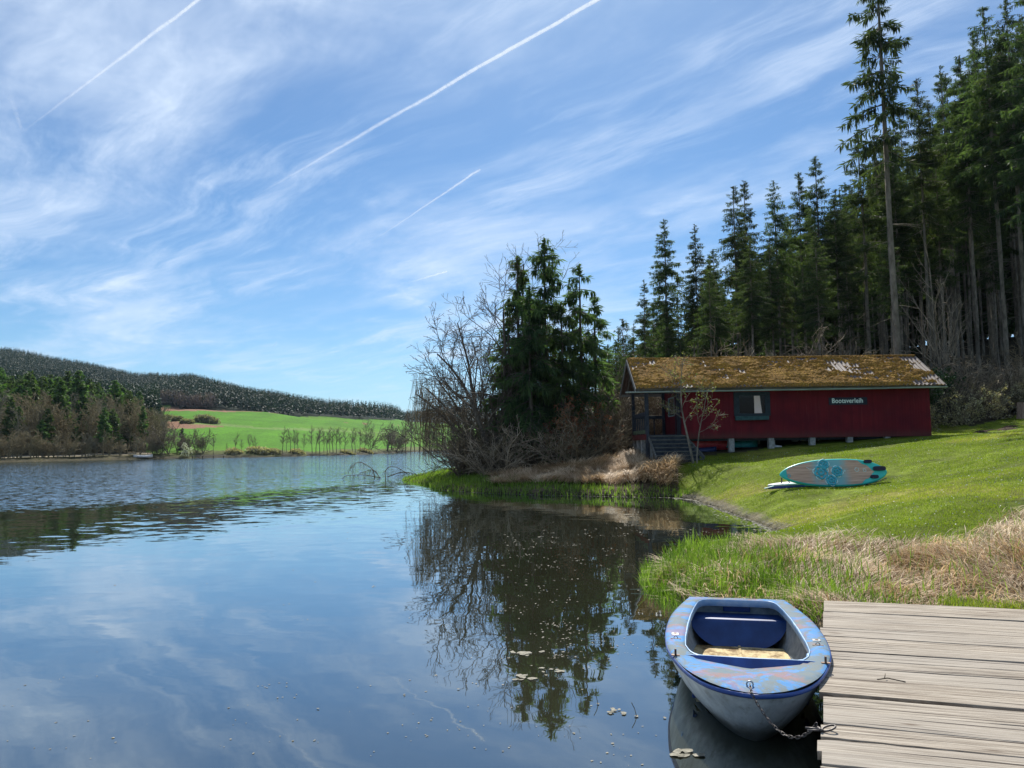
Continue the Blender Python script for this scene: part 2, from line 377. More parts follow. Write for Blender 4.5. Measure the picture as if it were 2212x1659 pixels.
# far bank and fields
far = (D_ > 110) & (GY > 0) & (uu < 1150)
fld = far & (uu > 318)
if True:
    green = np.array([.065, .19, .004]); lg = np.array([.13, .22, .045]); brown = np.array([.23, .125, .075]); wood = np.array([.012, .022, .012])
    us = np.arange(300, 1160, 10.)
    def line(pts): return np.array([Yof(u, np.interp(u, [p[0] for p in pts], [p[1] for p in pts])) for u in us])
    Ytop = line([(300, 874), (355, 876), (400, 881), (450, 884), (545, 893), (700, 901), (840, 909), (1160, 925)])
    Yb1 = line([(300, 877), (400, 880), (470, 884), (545, 893.5), (1160, 940)]); Yb0 = line([(300, 885), (400, 889), (545, 894), (1160, 940)])
    Yc1 = line([(300, 907), (420, 911), (560, 921), (700, 929), (1160, 945)]); Yc0 = line([(300, 912), (380, 914), (480, 921), (620, 929.5), (1160, 946)])
    Yd0 = line([(300, 928), (350, 927), (420, 927), (482, 922), (1160, 950)])
    I = lambda a_: np.interp(uu, us, a_)
    G = GY
    gv = (.82 + .42 * fbm(GX, GY, 55, 301, 3))[:, None] * (1 + .06 * np.sign(np.sin(GX * .28 + GY * .05)))[:, None]; gy_ = sst(fbm(GX, GY, 90, 311, 3), .5, .7)[:, None]
    gcol = (green * gv) * (1 - .35 * gy_) + np.array([.12, .20, .02]) * .35 * gy_
    mg = fld & (G < I(Ytop)); C[mg] = gcol[mg]
    C[fld & (G < I(Yb1)) & (G > I(Yb0))] = brown
    m2 = fld & (G < I(Yc1)) & (G > I(Yc0)); C[m2] = lg
    C[fld & (G <= I(Yc0)) & (G > I(Yd0)) & (uu < 484)] = brown * .95
    C[fld & (G > I(Ytop))] = wood
    C[far & (uu <= 318)] = np.array([.09, .075, .045])
    sb = far & (GS < 9); C[sb] = np.where((uu < 330)[:, None], np.array([.07, .065, .03]), np.array([.10, .12, .035]))[sb]
    sb = far & (GS < 3); C[sb] = np.array([.055, .05, .03])
    pth = far & (uu < 330) & (GS > 9) & (GS < 13.5); C[pth] = np.array([.46, .39, .28])
C[GS < 0] = np.array([.07, .06, .035])
gm = npmesh('ground', np.stack([GX, GY, GZ], 1), Q, colr=C)
M_ground, t, bs = mat('ground', None, .95, .1)
co = t.new('ShaderNodeTexCoord').outputs['Object']; cc = t.attr('col', 'Color')
n1 = t.noise(co, 2.2, 8, .65); n2 = t.noise(co, 14, 6, .7); n3 = t.noise(co, .05, 5, .6)
n4 = t.noise(co, 60, 4, .7); n5 = t.noise(co, .8, 4, .6)
f = t.math('MULTIPLY', t.math('MULTIPLY', t.mapr(n1, .3, .7, .70, 1.28), t.mapr(n5, .32, .68, .78, 1.18)), t.math('MULTIPLY', t.mapr(n2, .3, .7, .62, 1.32), t.math('MULTIPLY', t.mapr(n3, .3, .7, .88, 1.1), t.mapr(n4, .3, .7, .75, 1.2))))
t.put(bs.inputs['Base Color'], t.mix(1., cc, t.new('ShaderNodeCombineColor', None, i0=f, i1=f, i2=f).outputs[0], 'MULTIPLY'))
t.put(bs.inputs['Normal'], t.bump(t.math('ADD', n2, t.math('MULTIPLY', n4, .5)), .8, .05))
g = link('ground', gm, M_ground, smooth=True); tag(g, kind='structure')

# ---- water
M_water, t, bs = mat('lake_water', None, .015, .5)
bs.inputs['IOR'].default_value = 2.3
co = t.new('ShaderNodeTexCoord').outputs['Object']; x, y, z = t.sep(co)
t.put(bs.inputs['Base Color'], t.mix(t.mapr(t.noise(co, .25, 3), .35, .65), (.022, .024, .014), (.032, .032, .019)))
wn = t.math('MULTIPLY', t.math('SUBTRACT', t.noise(co, .12, 3), .5), 14.)
line_ = t.math('ADD', t.math('SUBTRACT', t.math('SUBTRACT', y, 25.), t.math('MULTIPLY', t.math('ADD', x, 16.5), 2.1)), wn)
strong = t.mapr(line_, -5, 12)
med = t.math('MULTIPLY', t.mapr(t.math('ADD', y, wn), 11, 24), t.mapr(t.math('DIVIDE', x, t.math('MAXIMUM', y, 1.)), -.05, -.2, .25, 1.))
w1 = t.noise(t.vec('MULTIPLY', co, (.8, 1.6, 1)), 2.6, 5, .62, .3)
w2 = t.noise(t.vec('MULTIPLY', co, (.7, 1.5, 1)), 1.0, 3, .5)
w3 = t.noise(t.vec('MULTIPLY', co, (1, 1.3, 1)), 3.2, 2, .5)
h = t.math('MULTIPLY', t.math('ADD', w1, w2), t.math('ADD', t.math('MULTIPLY', strong, .050), t.math('MULTIPLY', med, .004)))
h = t.math('ADD', h, t.math('MULTIPLY', w3, .0016))

def slope(sc_, k_, det, st=(1, 1, 1)):
    cn = t.new('ShaderNodeTexNoise', None, Vector=t.vec('MULTIPLY', co, st), Scale=sc_, Detail=det, Roughness=.6).outputs[1]
    v_ = t.vec('SUBTRACT', cn, (.5, .5, .5)); n_ = t.N.new('ShaderNodeVectorMath'); n_.operation = 'SCALE'; t.put(n_.inputs[0], v_); t.put(n_.inputs['Scale'], k_); return n_.outputs[0]
gust = t.mapr(t.noise(t.vec('MULTIPLY', co, (.25, 1, 1)), .12, 4, .6), .3, .7, .65, 1.25)
sl_ = t.vec('ADD', slope(5.0, t.math('MULTIPLY', t.math('MULTIPLY', strong, 1.15), gust), 4, (.55, 1.3, 1)), slope(1.7, t.math('ADD', .022, t.math('MULTIPLY', med, .06)), 3, (.8, 1.4, 1)))
wnrm = t.vec('NORMALIZE', t.vec('ADD', t.vec('MULTIPLY', sl_, (1, 1, 0)), (0, 0, 1))); wrgh = (t.math('ADD', t.math('MULTIPLY', strong, .03), t.math('ADD', .012, t.math('MULTIPLY', med, .008))))
gl = t.new('ShaderNodeBsdfGlossy', None, Color=(.88, .96, 1.), Roughness=wrgh, Normal=wnrm)
bs.inputs['Specular IOR Level'].default_value = 0.; t.put(bs.inputs['Normal'], wnrm)
fz = t.new('ShaderNodeLayerWeight', None, Blend=.5, Normal=wnrm).outputs[1]      # Fresnel-like rise towards grazing view
fr = t.math('ADD', .20, t.math('MULTIPLY', t.math('POWER', fz, 3.6), .80), clamp=True)
ms = t.new('ShaderNodeMixShader', None, i0=fr, i1=bs.outputs[0], i2=gl.outputs[0]); t.L.new(ms.outputs[0], t.N['Material Output'].inputs[0])
wm = MB(); R = 3000
# the boat's floor lies below the water level, so the water sheet has a hole under the hull
from mathutils.geometry import tessellate_polygon
ba_ = math.radians(-90 - 13.9); hole = [(.06, .30), (.8, .42), (1.6, .42), (2.2, .30), (2.5, .16), (2.6, 0), (2.5, -.16), (2.2, -.30), (1.6, -.42), (.8, -.42), (.06, -.30)]
hole = [(2.22 + x_ * math.cos(ba_) - y_ * math.sin(ba_), 7.85 + x_ * math.sin(ba_) + y_ * math.cos(ba_), 0) for x_, y_ in hole]
R = 400; sq = [(-R, -R, 0), (R, -R, 0), (R, 1.5 * R, 0), (-R, 1.5 * R, 0)]
tris = tessellate_polygon([[Vector(p) for p in sq], [Vector(p) for p in hole]])
allp = sq + hole; ff = []
for a_, b_, c_ in tris:
    A, B, Cc = allp[a_], allp[b_], allp[c_]; cr = (B[0] - A[0]) * (Cc[1] - A[1]) - (B[1] - A[1]) * (Cc[0] - A[0]); ff.append((a_, b_, c_) if cr > 0 else (a_, c_, b_))
wm.add(allp, ff)
o = wm.build('lake_water', M_water); tag(o, kind='structure')
# ------------------------------------------------------------------ plant generators
def tubes(lines, k):
    """lines: list of (pts (n,3), radii (n,)); all sides k; grouped by length"""
    groups = {}
    for p, r in lines: groups.setdefault(len(p), []).append((p, r))
    V = []; Fc = []; base = 0
    for n, L in groups.items():
        P = np.array([l[0] for l in L]); Rr = np.array([l[1] for l in L]); B = len(L)
        Tn = np.gradient(P, axis=1); Tn /= np.linalg.norm(Tn, axis=2, keepdims=True) + 1e-9
        ref = np.where(np.abs(Tn[..., 2:3]) > .9, np.array([1., 0, 0]), np.array([0, 0, 1.])); 
        ref = np.broadcast_to(ref[:, :1], Tn.shape)
        s_ = np.cross(Tn, ref); s_ /= np.linalg.norm(s_, axis=2, keepdims=True) + 1e-9; q = np.cross(s_, Tn)
        an = 2 * np.pi * np.arange(k) / k
        W = P[:, :, None] + Rr[:, :, None, None] * (s_[:, :, None] * np.cos(an)[None, None, :, None] + q[:, :, None] * np.sin(an)[None, None, :, None])
        V.append(W.reshape(-1, 3)); ii = base + np.arange(B * n * k).reshape(B, n, k); jj = np.roll(ii, -1, axis=2)
        Fc.append(np.stack([ii[:, :-1], jj[:, :-1], jj[:, 1:], ii[:, 1:]], -1).reshape(-1, 4)); base += B * n * k
    return np.concatenate(V), np.concatenate(Fc)
def merge(parts):
    V = []; Fc = []; b_ = 0
    for v, f in parts: V.append(v); Fc.append(f + b_); b_ += len(v)
    return np.concatenate(V), np.concatenate(Fc)
def grow(rng, p, d, L, r, lv, P, out, ends=None):
    n = P['seg'][lv]; step = L / n; pts = [p]; dirs = [d]; rad = [r]; tip = P['tip'][lv]
    for i in range(n):
        d = d + rng.normal(0, P['wig'][lv], 3) + np.array([0, 0, P['up'][lv]]) * (P['upr'][lv] * (i + 1) / n + 1 - P['upr'][lv])
        d = d / np.linalg.norm(d); p = p + d * step; pts.append(p); dirs.append(d); rad.append(max(r * (1 - (1 - tip) * (i + 1) / n), P['rmin']))
    out[lv].append((np.array(pts), np.array(rad)))
    if lv + 1 >= len(P['n']):
        if ends is not None: ends += pts[1:]
        return
    m = P['n'][lv]; m = max(2, int(m * rng.uniform(.75, 1.25) * (1 if lv == 0 else L / P['ref'][lv])))
    for j in range(m):
        tt = P['st'][lv] + (1 - P['st'][lv]) * (j + rng.uniform(.2, .9)) / m; q = min(tt, .999) * n; i = int(q); fr = q - i
        pp = pts[i] * (1 - fr) + pts[i + 1] * fr; dd = dirs[i + 1]
        ax = np.cross(dd, rng.normal(0, 1, 3)); ax /= np.linalg.norm(ax); an = math.radians(rng.uniform(*P['ang'][lv]))
        nd = dd * math.cos(an) + ax * math.sin(an)
        cl_ = L * P['rat'][lv] * rng.uniform(.6, 1.15) * (1.15 - .65 * tt)
        cr = max((rad[i] * (1 - fr) + rad[i + 1] * fr) * P['rr'][lv], P['rmin'])
        grow(rng, pp, nd / np.linalg.norm(nd), cl_, cr, lv + 1, P, out, ends)
def bare(seed, H, r, d0=(0, 0, 1), trunks=1, spread=.25, ends=None, **kw):
    """returns (trunk mesh arrays, crown mesh arrays)"""
    P = dict(n=[9, 8, 7, 6], seg=[7, 6, 4, 3], wig=[.09, .13, .16, .2], up=[.04, .10, .08, .03], upr=[0, .5, .5, 0], tip=[.25, .2, .25, .4], st=[.25, .2, .15, .1],
             ang=[(35, 65), (30, 60), (25, 60), (25, 60)], rat=[.5, .55, .5, .5], rr=[.5, .55, .55, .6], ref=[1, H * .5, H * .26, H * .13], rmin=.006)
    P.update(kw); rng = np.random.RandomState(seed); nl = len(P['n']); out = [[] for _ in range(nl)]
    for k in range(trunks):
        d = np.array(d0, float) + (rng.normal(0, spread, 3) * [1, 1, .2] if trunks > 1 else 0); d /= np.linalg.norm(d)
        grow(rng, np.array([0, 0, -.15]) + (rng.normal(0, .15, 3) * [1, 1, 0] if trunks > 1 else 0), d, H * (1 if k == 0 else rng.uniform(.6, 1)), r * (1 if k == 0 else rng.uniform(.5, .9)), 0, P, out, ends)
    tr = tubes(out[0], 8); rest = [tubes(out[1], 5)] if nl > 1 else []
    for l_ in range(2, nl): rest.append(tubes(out[l_], 3))
    return tr, merge(rest)
def sprays(P, D, L, W, rng, tint):
    """diamond shaped sprays from P along D"""
    n = len(P); D = D / (np.linalg.norm(D, axis=1, keepdims=True) + 1e-9); S = np.cross(D, rng.normal(0, 1, (n, 3))); S /= np.linalg.norm(S, axis=1, keepdims=True) + 1e-9
    L = L[:, None]; W = W[:, None]; mid = P + D * L * .42 + np.array([0, 0, 1.]) * L * .05
    V = np.stack([P, mid + S * W, P + D * L, mid - S * W], 1).reshape(-1, 3)
    return V, np.arange(n * 4).reshape(-1, 4), np.repeat(tint, 4)
def spruce(seed, H=24., base=.45, R=2.6, nb=170, dens=2.7, droop=.5, spray=.37, hang=.4, lop=0., gaps=.15, trunk_r=None, tk=8, wid=.085, dead=22, topdroop=-.1, tap=.72):
    rng = np.random.RandomState(seed); t = rng.uniform(0, 1, nb) ** .9
    t = t[(np.sin(t * 37 + seed) + rng.uniform(-.6, .6, len(t))) > -1.25 + gaps * 2] if gaps else t
    nb = len(t); z0 = H * (base + (1 - base) * t); az_ = rng.uniform(0, 2 * np.pi, nb)
    ln = R * (np.clip(1 - t, 0, 1) ** tap) * rng.uniform(.5, 1.1, nb) + .18; ln *= 1 + lop * np.cos(az_ - 2.8)
    low = np.clip(1 - t * 3, 0, 1); ln *= 1 - low * rng.uniform(0, .7, nb)
    s0 = -.30 + .75 * t + rng.normal(0, .1, nb) + topdroop
    cnt = (8 + ln * 17 * dens).astype(int); k = np.repeat(np.arange(nb), cnt); n = len(k)
    s = rng.uniform(.08, 1, n) ** .8; l = ln[k]
    rad = np.stack([np.cos(az_[k]), np.sin(az_[k]), np.zeros(n)], 1); lat = np.stack([-rad[:, 1], rad[:, 0], np.zeros(n)], 1)
    zc = z0[k] + s0[k] * l * s - droop * .35 * l * s ** 2 + .12 * l * s ** 4
    side = rng.uniform(-1, 1, n); P = rad * (l * s)[:, None] + lat * (side * .24 * l * (1.05 - s) )[:, None]; P[:, 2] = zc - np.abs(side) * .08 * l
    hg = rng.uniform(0, 1, n) < hang
    D = rad * rng.uniform(.3, 1, n)[:, None] + lat * np.sign(side)[:, None] * rng.uniform(.2, 1.1, n)[:, None]; D[:, 2] = rng.uniform(-.7, .15, n)
    D[hg] = np.stack([rng.normal(0, .18, hg.sum()), rng.normal(0, .18, hg.sum()), -np.ones(hg.sum())], 1)
    L = spray * rng.uniform(.5, 1.15, n) * np.where(hg, 1.15, 1) * np.clip(.45 + l / R, .4, 1.1)
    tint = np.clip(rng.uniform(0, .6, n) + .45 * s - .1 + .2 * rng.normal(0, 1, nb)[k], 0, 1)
    # leader
    nt = int(26 * dens); zt = rng.uniform(.93, 1.0, nt); Pt = np.stack([np.zeros(nt), np.zeros(nt), H * zt], 1); Dt = rng.normal(0, 1, (nt, 3)); Dt[:, 2] = rng.uniform(.1, 1.3, nt)
    V, Fc, tn = sprays(np.r_[P, Pt], np.r_[D, Dt], np.r_[L, spray * rng.uniform(.4, .8, nt) * (1.05 - zt) * 9], np.r_[L * wid * rng.uniform(.7, 1.3, n), np.full(nt, spray * .12)], rng, np.r_[tint, rng.uniform(.3, .9, nt)])
    # trunk and limbs
    tr_ = trunk_r or H * .0066; zs = np.linspace(-.3, 1, 9); wob = np.cumsum(rng.normal(0, .03, (9, 2)), 0) * H / 24
    wob -= np.outer(np.linspace(0, 1, 9), wob[-1])
    tp = np.c_[wob, np.maximum(zs, -.02) * H]; trr = tr_ * (1 - .9 * np.clip(zs, 0, 1)) ** .8 ; trr[0] *= 1.25
    lines = []
    for i in range(0, nb, 1 if tk > 5 else 3):
        s4 = np.array([0, .35, .7, 1.]); zz4 = z0[i] + s0[i] * ln[i] * s4 - droop * .35 * ln[i] * s4 ** 2 + .12 * ln[i] * s4 ** 4
        lines.append((np.c_[np.cos(az_[i]) * ln[i] * s4, np.sin(az_[i]) * ln[i] * s4, zz4], np.array([.03, .022, .014, .006]) * (.5 + ln[i] / R)))
    for i in range(dead):
        zd = H * rng.uniform(.12, base + .1); ad = rng.uniform(0, 6.28); ld = rng.uniform(.4, 1.6); s4 = np.array([0, .5, .8, 1.])
        lines.append((np.c_[np.cos(ad) * ld * s4, np.sin(ad) * ld * s4, zd - ld * .25 * s4 ** 1.5], np.array([.02, .014, .009, .005])))
    tm = merge([tubes([(tp, trr)], tk), tubes(lines, 3)])
    return tm, (V, Fc, tn)
def tree_proto(name, label, cat, tm, cm, bark, leaf, group=None, crown='crown'):
    root = empty(name); tag(root, label, cat, group)
    link('trunk', npmesh(name + '_trunk', *tm[:2]), bark, root, True)
    if cm is not None: link(crown, npmesh(name + '_crown', cm[0], cm[1], cm[2] if len(cm) > 2 else None), leaf, root, len(cm) == 2)
    return root
class Place:
    """first placing uses the source itself, later ones copy it"""
    def __init__(s, root): s.r = root; s.used = False
    def __call__(s, X, Y, z, sxy, sz, rz, label, group=None, tilt=(0, 0)):
        o = s.r if not s.used else copy_tree(s.r)
        s.used = True; o.location = (X, Y, z); o.rotation_euler = (tilt[0], tilt[1], rz); o.scale = (sxy, sxy, sz)
        o['label'] = label
        if group: o['group'] = group
        elif 'group' in o: del o['group']
        return o

R0 = random.Random(5)
# ------------------------------------------------------------------ the spruce forest on the right
protos = []
for i, kw in enumerate([dict(R=2.1, base=.5, droop=.6, nb=180), dict(R=2.5, base=.48, droop=.8, hang=.5, nb=185), dict(R=2.0, base=.55, droop=.4, nb=165), dict(R=2.4, base=.42, nb=190, hang=.55),
                        dict(R=1.9, base=.42, nb=180, gaps=.32), dict(R=2.6, base=.52, droop=.9, nb=175)]):
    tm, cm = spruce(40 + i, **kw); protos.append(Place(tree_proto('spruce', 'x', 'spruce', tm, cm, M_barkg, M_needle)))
front = [ # column of the top, row of the top, distance, variant, width, label
 (1391, 604, 52, 4, .8, 'short ragged spruce with a crooked tip at the left end of the forest'),
 (1434, 474, 56, 0, .95, 'slim spruce with tiered branches standing clear against the sky above the left roof end'),
 (1500, 484, 58, 1, .8, 'pointed see-through spruce second from the left of the tall forest tips'),
 (1584, 402, 56, 5, .95, 'left one of two close spruces with joined crowns above the hut window'),
 (1607, 390, 60, 3, .9, 'right one of two close spruces with joined crowns above the hut window'),
 (1671, 390, 55, 1, 1., 'spruce with a broad pointed top above the middle of the hut roof'),
 (1724, 372, 59, 2, .9, 'spruce with a narrow light top next to the taller tip above the roof'),
 (1760, 338, 54, 3, 1., 'spruce with the sharpest tall tip above the lettered part of the hut wall'),
 (1852, 284, 50, 4, 1.15, 'bushy spruce just left of the giant trunk that reaches out of the picture'),
 (1888, 292, 55, 5, .95, 'spruce whose crown touches the giant spruce from the left'),
 (1979, 170, 50, 0, .9, 'spruce with a dense round tuft at its top, right of the giant spruce'),
 (2030, 142, 53, 4, .95, 'pointed spruce between the tufted one and the high dense crowns'),
 (2072, 120, 50, 2, 1., 'spruce with a thin top left of the highest crowns'),
 (2123, 16, 46, 5, 1.05, 'high spruce with a jagged top just inside the upper edge of the picture'),
 (2170, -14, 44, 1, 1., 'spruce whose reddish top leaves the picture at the upper right'),
 (2215, -60, 41, 3, 1.05, 'rightmost spruce at the forest edge, cut by the right edge of the picture')]
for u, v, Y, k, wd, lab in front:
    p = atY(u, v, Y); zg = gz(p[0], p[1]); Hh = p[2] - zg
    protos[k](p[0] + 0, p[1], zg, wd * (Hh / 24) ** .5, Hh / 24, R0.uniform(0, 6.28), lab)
sil = lambda u: float(np.interp(u, [1290, 1345, 1390, 1430, 1500, 1560, 1640, 1700, 1760, 1820, 1880, 1960, 2030, 2120, 2212, 2400, 2700],
                                   [770, 700, 660, 630, 590, 520, 480, 460, 430, 390, 360, 250, 200, 90, 0, -120, -250]))
pts = []
def far_enough(X, Y, d): return all((X - a) ** 2 + (Y - b) ** 2 > d * d for a, b in pts)
tries = 0
while len(pts) < 205 and tries < 9000:
    tries += 1
    u = R0.uniform(1300, 2620) if R0.random() < .86 else R0.uniform(1300, 1560); Y = R0.uniform(47, 92) if u > 1420 else R0.uniform(56, 92)
    X = (u - CX) / F * Y
    if u > 2250 and Y < 60 and R0.random() < .6: continue
    if not far_enough(X, Y, 2.1 if u < 2260 else 3.2): continue
    pts.append((X, Y)); v = sil(u) + (R0.uniform(5, 190) if R0.random() < .8 else R0.uniform(150, 330))
    zt = atY(u, v, Y)[2]; zg = gz(X, Y); Hh = min(zt - zg, 31)
    if Hh < 5: continue
    grp = 'spruces inside the forest behind the red hut' if u < 1900 else 'spruces inside the dense forest at the right edge'
    lab = 'slim dark spruce among many alike inside the forest behind the red hut' if u < 1900 else 'tall dark spruce among many alike in the dense forest right of the giant spruce'
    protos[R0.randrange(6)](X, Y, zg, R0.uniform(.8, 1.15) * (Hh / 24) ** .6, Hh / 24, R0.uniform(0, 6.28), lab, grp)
# the giant one
tm, cm = spruce(91, H=27.5, base=.50, R=2.2, nb=118, dens=2.8, droop=.8, spray=.45, hang=.5, lop=.15, gaps=.18, trunk_r=.20, dead=14)
gs = tree_proto('spruce', 'giant spruce with long bare trunk and sparse crown, taller than all others around it', 'spruce', tm, cm, M_barkg, M_needle)
pb = atY(1938, 800, 40); gs.location = (pb[0], 40, gz(pb[0], 40)); gs.scale = (1, 1, 1.0)
# low-branched trees deep in the forest close it towards the hill
for i in range(2):
    tm, cm = spruce(95 + i, H=20, base=.10, R=3.4, nb=210, dens=1.0, spray=.7, hang=.4, gaps=0, dead=0, wid=.2, tk=5)
    pl = Place(tree_proto('spruce', 'x', 'spruce', tm, cm, M_barkg, M_needle))
    for j in range(46):
        Y = R0.uniform(80, 108); u = 1330 + (2560 - 1330) * (j + R0.random()) / 46; X = (u - CX) / F * Y; zg = gz(X, Y); zt = atY(u, max(sil(u) + 60, 200) + R0.uniform(0, 120), Y)[2]
        h_ = min(max(zt - zg, 8), 24); pl(X, Y, zg, h_ / 20 * 1.15, h_ / 20, R0.uniform(0, 6), 'dark spruce with low branches closing the forest far behind the hut', 'spruces deep in the forest')
# small young conifers low at the left end of the forest
tm, cm = spruce(77, H=8, base=.05, R=1.9, nb=110, dens=2.2, spray=.34, hang=.3, gaps=0, dead=0)
yp = Place(tree_proto('young_spruce', 'x', 'spruce', tm, cm, M_bark, M_needle))
for u, v, Y, lab in [(1345, 690, 50, 'low bushy spruce furthest left, between the drooping spruces and the forest'), (1330, 735, 47, 'small dark spruce left of the hut roof behind the brown brush'),
                (1368, 730, 49, 'small dark spruce right beside the left end of the hut roof'), (1462, 590, 60, 'young green spruce between the two slim tips above the left of the roof'),
                (1530, 575, 62, 'young green spruce right of the see-through spruce above the roof'), (1410, 655, 55, 'young spruce under the clear-standing slim spruce'), (1425, 640, 64, 'young spruce in the second row left of the see-through spruce'),
                (1313, 745, 52, 'low spruce glimpsed over the brown brush right of the drooping spruces')]:
    p = atY(u, v, Y); zg = gz(p[0], Y); h_ = p[2] - zg; yp(p[0], Y, zg, (h_ / 8) ** .8, h_ / 8, R0.uniform(0, 6), lab)

# ------------------------------------------------------------------ drooping spruces on the spit
dps = []
for i in range(3):
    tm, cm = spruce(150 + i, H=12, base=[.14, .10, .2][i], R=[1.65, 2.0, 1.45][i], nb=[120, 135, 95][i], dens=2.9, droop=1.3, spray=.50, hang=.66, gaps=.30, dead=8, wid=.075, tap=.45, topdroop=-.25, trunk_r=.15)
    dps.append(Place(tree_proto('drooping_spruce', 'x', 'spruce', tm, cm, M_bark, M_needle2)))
for u, v, Y, k, wd, lab in [(1176, 517, 40, 1, 1.0, 'tallest drooping spruce in the middle of the group on the spit'), (1118, 553, 41.5, 0, 1.05, 'drooping spruce with a hanging top at the left of the group on the spit'),
        (1251, 572, 40.5, 2, .95, 'narrow drooping spruce at the right of the group on the spit'), (1143, 620, 38.6, 1, .95, 'drooping spruce in front of and between the two tallest tips on the spit'),
        (1212, 655, 39, 0, .95, 'drooping spruce filling the gap between the middle and right tips on the spit'), (1283, 640, 42, 2, 1., 'outermost right drooping spruce of the spit group, overlapping the sky'),
        (1098, 690, 40, 2, 1.2, 'low drooping spruce on the left flank of the spit group')]:
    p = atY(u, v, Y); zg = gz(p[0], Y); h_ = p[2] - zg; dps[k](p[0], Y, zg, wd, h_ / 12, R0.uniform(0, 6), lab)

# ------------------------------------------------------------------ bare trees on the spit
def put(root, u, Y, rz=0., s=1., dz=0.):
    X = (u - CX) / F * Y; root.location = (X, Y, gz(X, Y) + dz); root.rotation_euler.z = rz; root.scale = (s, s, s); return root
tm, cm = bare(7, 8.4, .17, (-.24, .05, 1), n=[17, 14, 11, 8], st=[.12, .15, .1, .1], up=[.05, .05, .07, .02], wig=[.10, .12, .15, .2], rat=[.62, .55, .48, .5], rmin=.0105)
put(tree_proto('bare_tree', 'wide leafless tree on the spit leaning left over the lake', 'tree', tm, cm, M_bark, M_twigd), 1092, 40.5)
tm, cm = bare(17, 7.2, .15, (-.52, .1, .85), n=[17, 14, 10, 8], st=[.2, .15, .1, .1], up=[.0, .10, .07, .02], rat=[.6, .5, .48, .5], rmin=.0105)
put(tree_proto('bare_tree', 'leafless tree with a low trunk bending far out to the left over the water', 'tree', tm, cm, M_bark, M_twigd), 1082, 38.8)
tm, cm = bare(23, 11.4, .14, (-.12, .05, 1), trunks=2, n=[14, 12, 10, 7], st=[.2, .15, .1, .1], ang=[(20, 45), (25, 50), (25, 50), (25, 60)], rmin=.008)
put(tree_proto('bare_tree', 'tall leafless tree whose fine crown rises left of the drooping spruces', 'tree', tm, cm, M_bark, M_twigd), 1100, 43)
tm, cm = bare(29, 11.6, .14, (.08, .05, 1), trunks=2, n=[14, 12, 10, 7], st=[.2, .15, .1, .1], ang=[(20, 45), (25, 50), (25, 50), (25, 60)], rmin=.008)
put(tree_proto('bare_tree', 'tall leafless tree whose fine crown shows between and right of the drooping spruces', 'tree', tm, cm, M_bark, M_twigd), 1215, 43)
tm, cm = bare(37, 8.8, .13, (-.30, .05, 1), trunks=3, spread=.22, n=[15, 13, 10, 7], st=[.15, .15, .1, .1], rmin=.0095)
put(tree_proto('bare_tree', 'many-stemmed leafless tree low at the left edge of the spit, dense dark twigs', 'tree', tm, cm, M_bark, M_twigd), 1068, 41.5)
# willow with hanging twigs
rng = np.random.RandomState(3); out = [[] for _ in range(3)]
P_ = dict(n=[7, 7, 0], seg=[8, 7, 4], wig=[.07, .08, .1], up=[-.04, -.02, 0], upr=[1, .6, 0], tip=[.25, .25, .4], st=[.4, .1, .1], ang=[(20, 50), (30, 60), (20, 50)], rat=[.45, .5, .5], rr=[.5, .5, .5], ref=[1, 3, 1], rmin=.008)
P_['n'] = [8, 7, 5]
for dx in (-.75, -.55, -.35):
    grow(rng, np.array([0, 0, -.1]), np.array([dx, rng.uniform(-.3, .2), .9]) / 1.2, 5.9, .13, 0, P_, out)
tm = tubes(out[0], 8); lines = []
for p_, r_ in out[1] + out[2]:
    for q in range(3):
        i = rng.randint(1, len(p_)); s_ = p_[i]
        if s_[2] < 1.5: continue
        Lh = min(rng.uniform(1.2, 3.6), s_[2] - rng.uniform(-.1, .9)); dv = rng.normal(0, .10, 2); tt_ = np.linspace(0, 1, 6)
        lines.append((np.c_[s_[0] + dv[0] * tt_ * 2 + .05 * np.sin(tt_ * 5 + q), s_[1] + dv[1] * tt_ * 2, s_[2] - Lh * tt_], np.full(6, .008)))
cm = merge([tubes(out[1], 4), tubes(out[2], 3), tubes(lines, 3)])
put(tree_proto('weeping_willow', 'weeping willow on the spit, its bare hanging twigs trailing over the water', 'willow', tm, cm, M_bark, M_twig), 1050, 44)

# ------------------------------------------------------------------ brush: bare shrubs
shrubs = []
for i in range(5):
    tm, cm = bare(200 + i, 2.6, .028, (0, 0, 1), trunks=11, spread=.62, n=[7, 6, 5], seg=[6, 4, 3], wig=[.13, .18, .22], up=[.03, .04, .02], upr=[0, 0, 0], tip=[.3, .3, .4], st=[.1, .1, .1],
                  ang=[(20, 60), (25, 65), (25, 60)], rat=[.5, .5, .5], rr=[.6, .6, .6], ref=[1, 1.3, .65], rmin=.0075)
    shrubs.append(Place(tree_proto('bare_shrub', 'x', 'shrub', tm, cm, [M_twig, M_twigd, M_twigl, M_twig, M_twigd][i], [M_twig, M_twigd, M_twigl, M_twig, M_twigd][i], crown='branches')))
def shrub(u, Y, h_, lab, grp, k=None, wd=1.2, X=None):
    X = (u - CX) / F * Y if X is None else X
    shrubs[R0.randrange(5) if k is None else k](X, Y, max(gz(X, Y), .02), h_ / 2.6 * wd * R0.uniform(.85, 1.15), h_ / 2.6, R0.uniform(0, 6.28), lab, grp)
for i in range(46):
    u = 1005 + (1345 - 1005) * (i + R0.uniform(0, 1)) / 46; Y = R0.uniform(36.2, 43)
    if u < 1040: Y = R0.uniform(39, 44)
    shrub(u, Y, R0.uniform(1.6, 3.3), 'tangled leafless shrub in the brown brush under the trees on the spit', 'leafless shrubs on the spit')
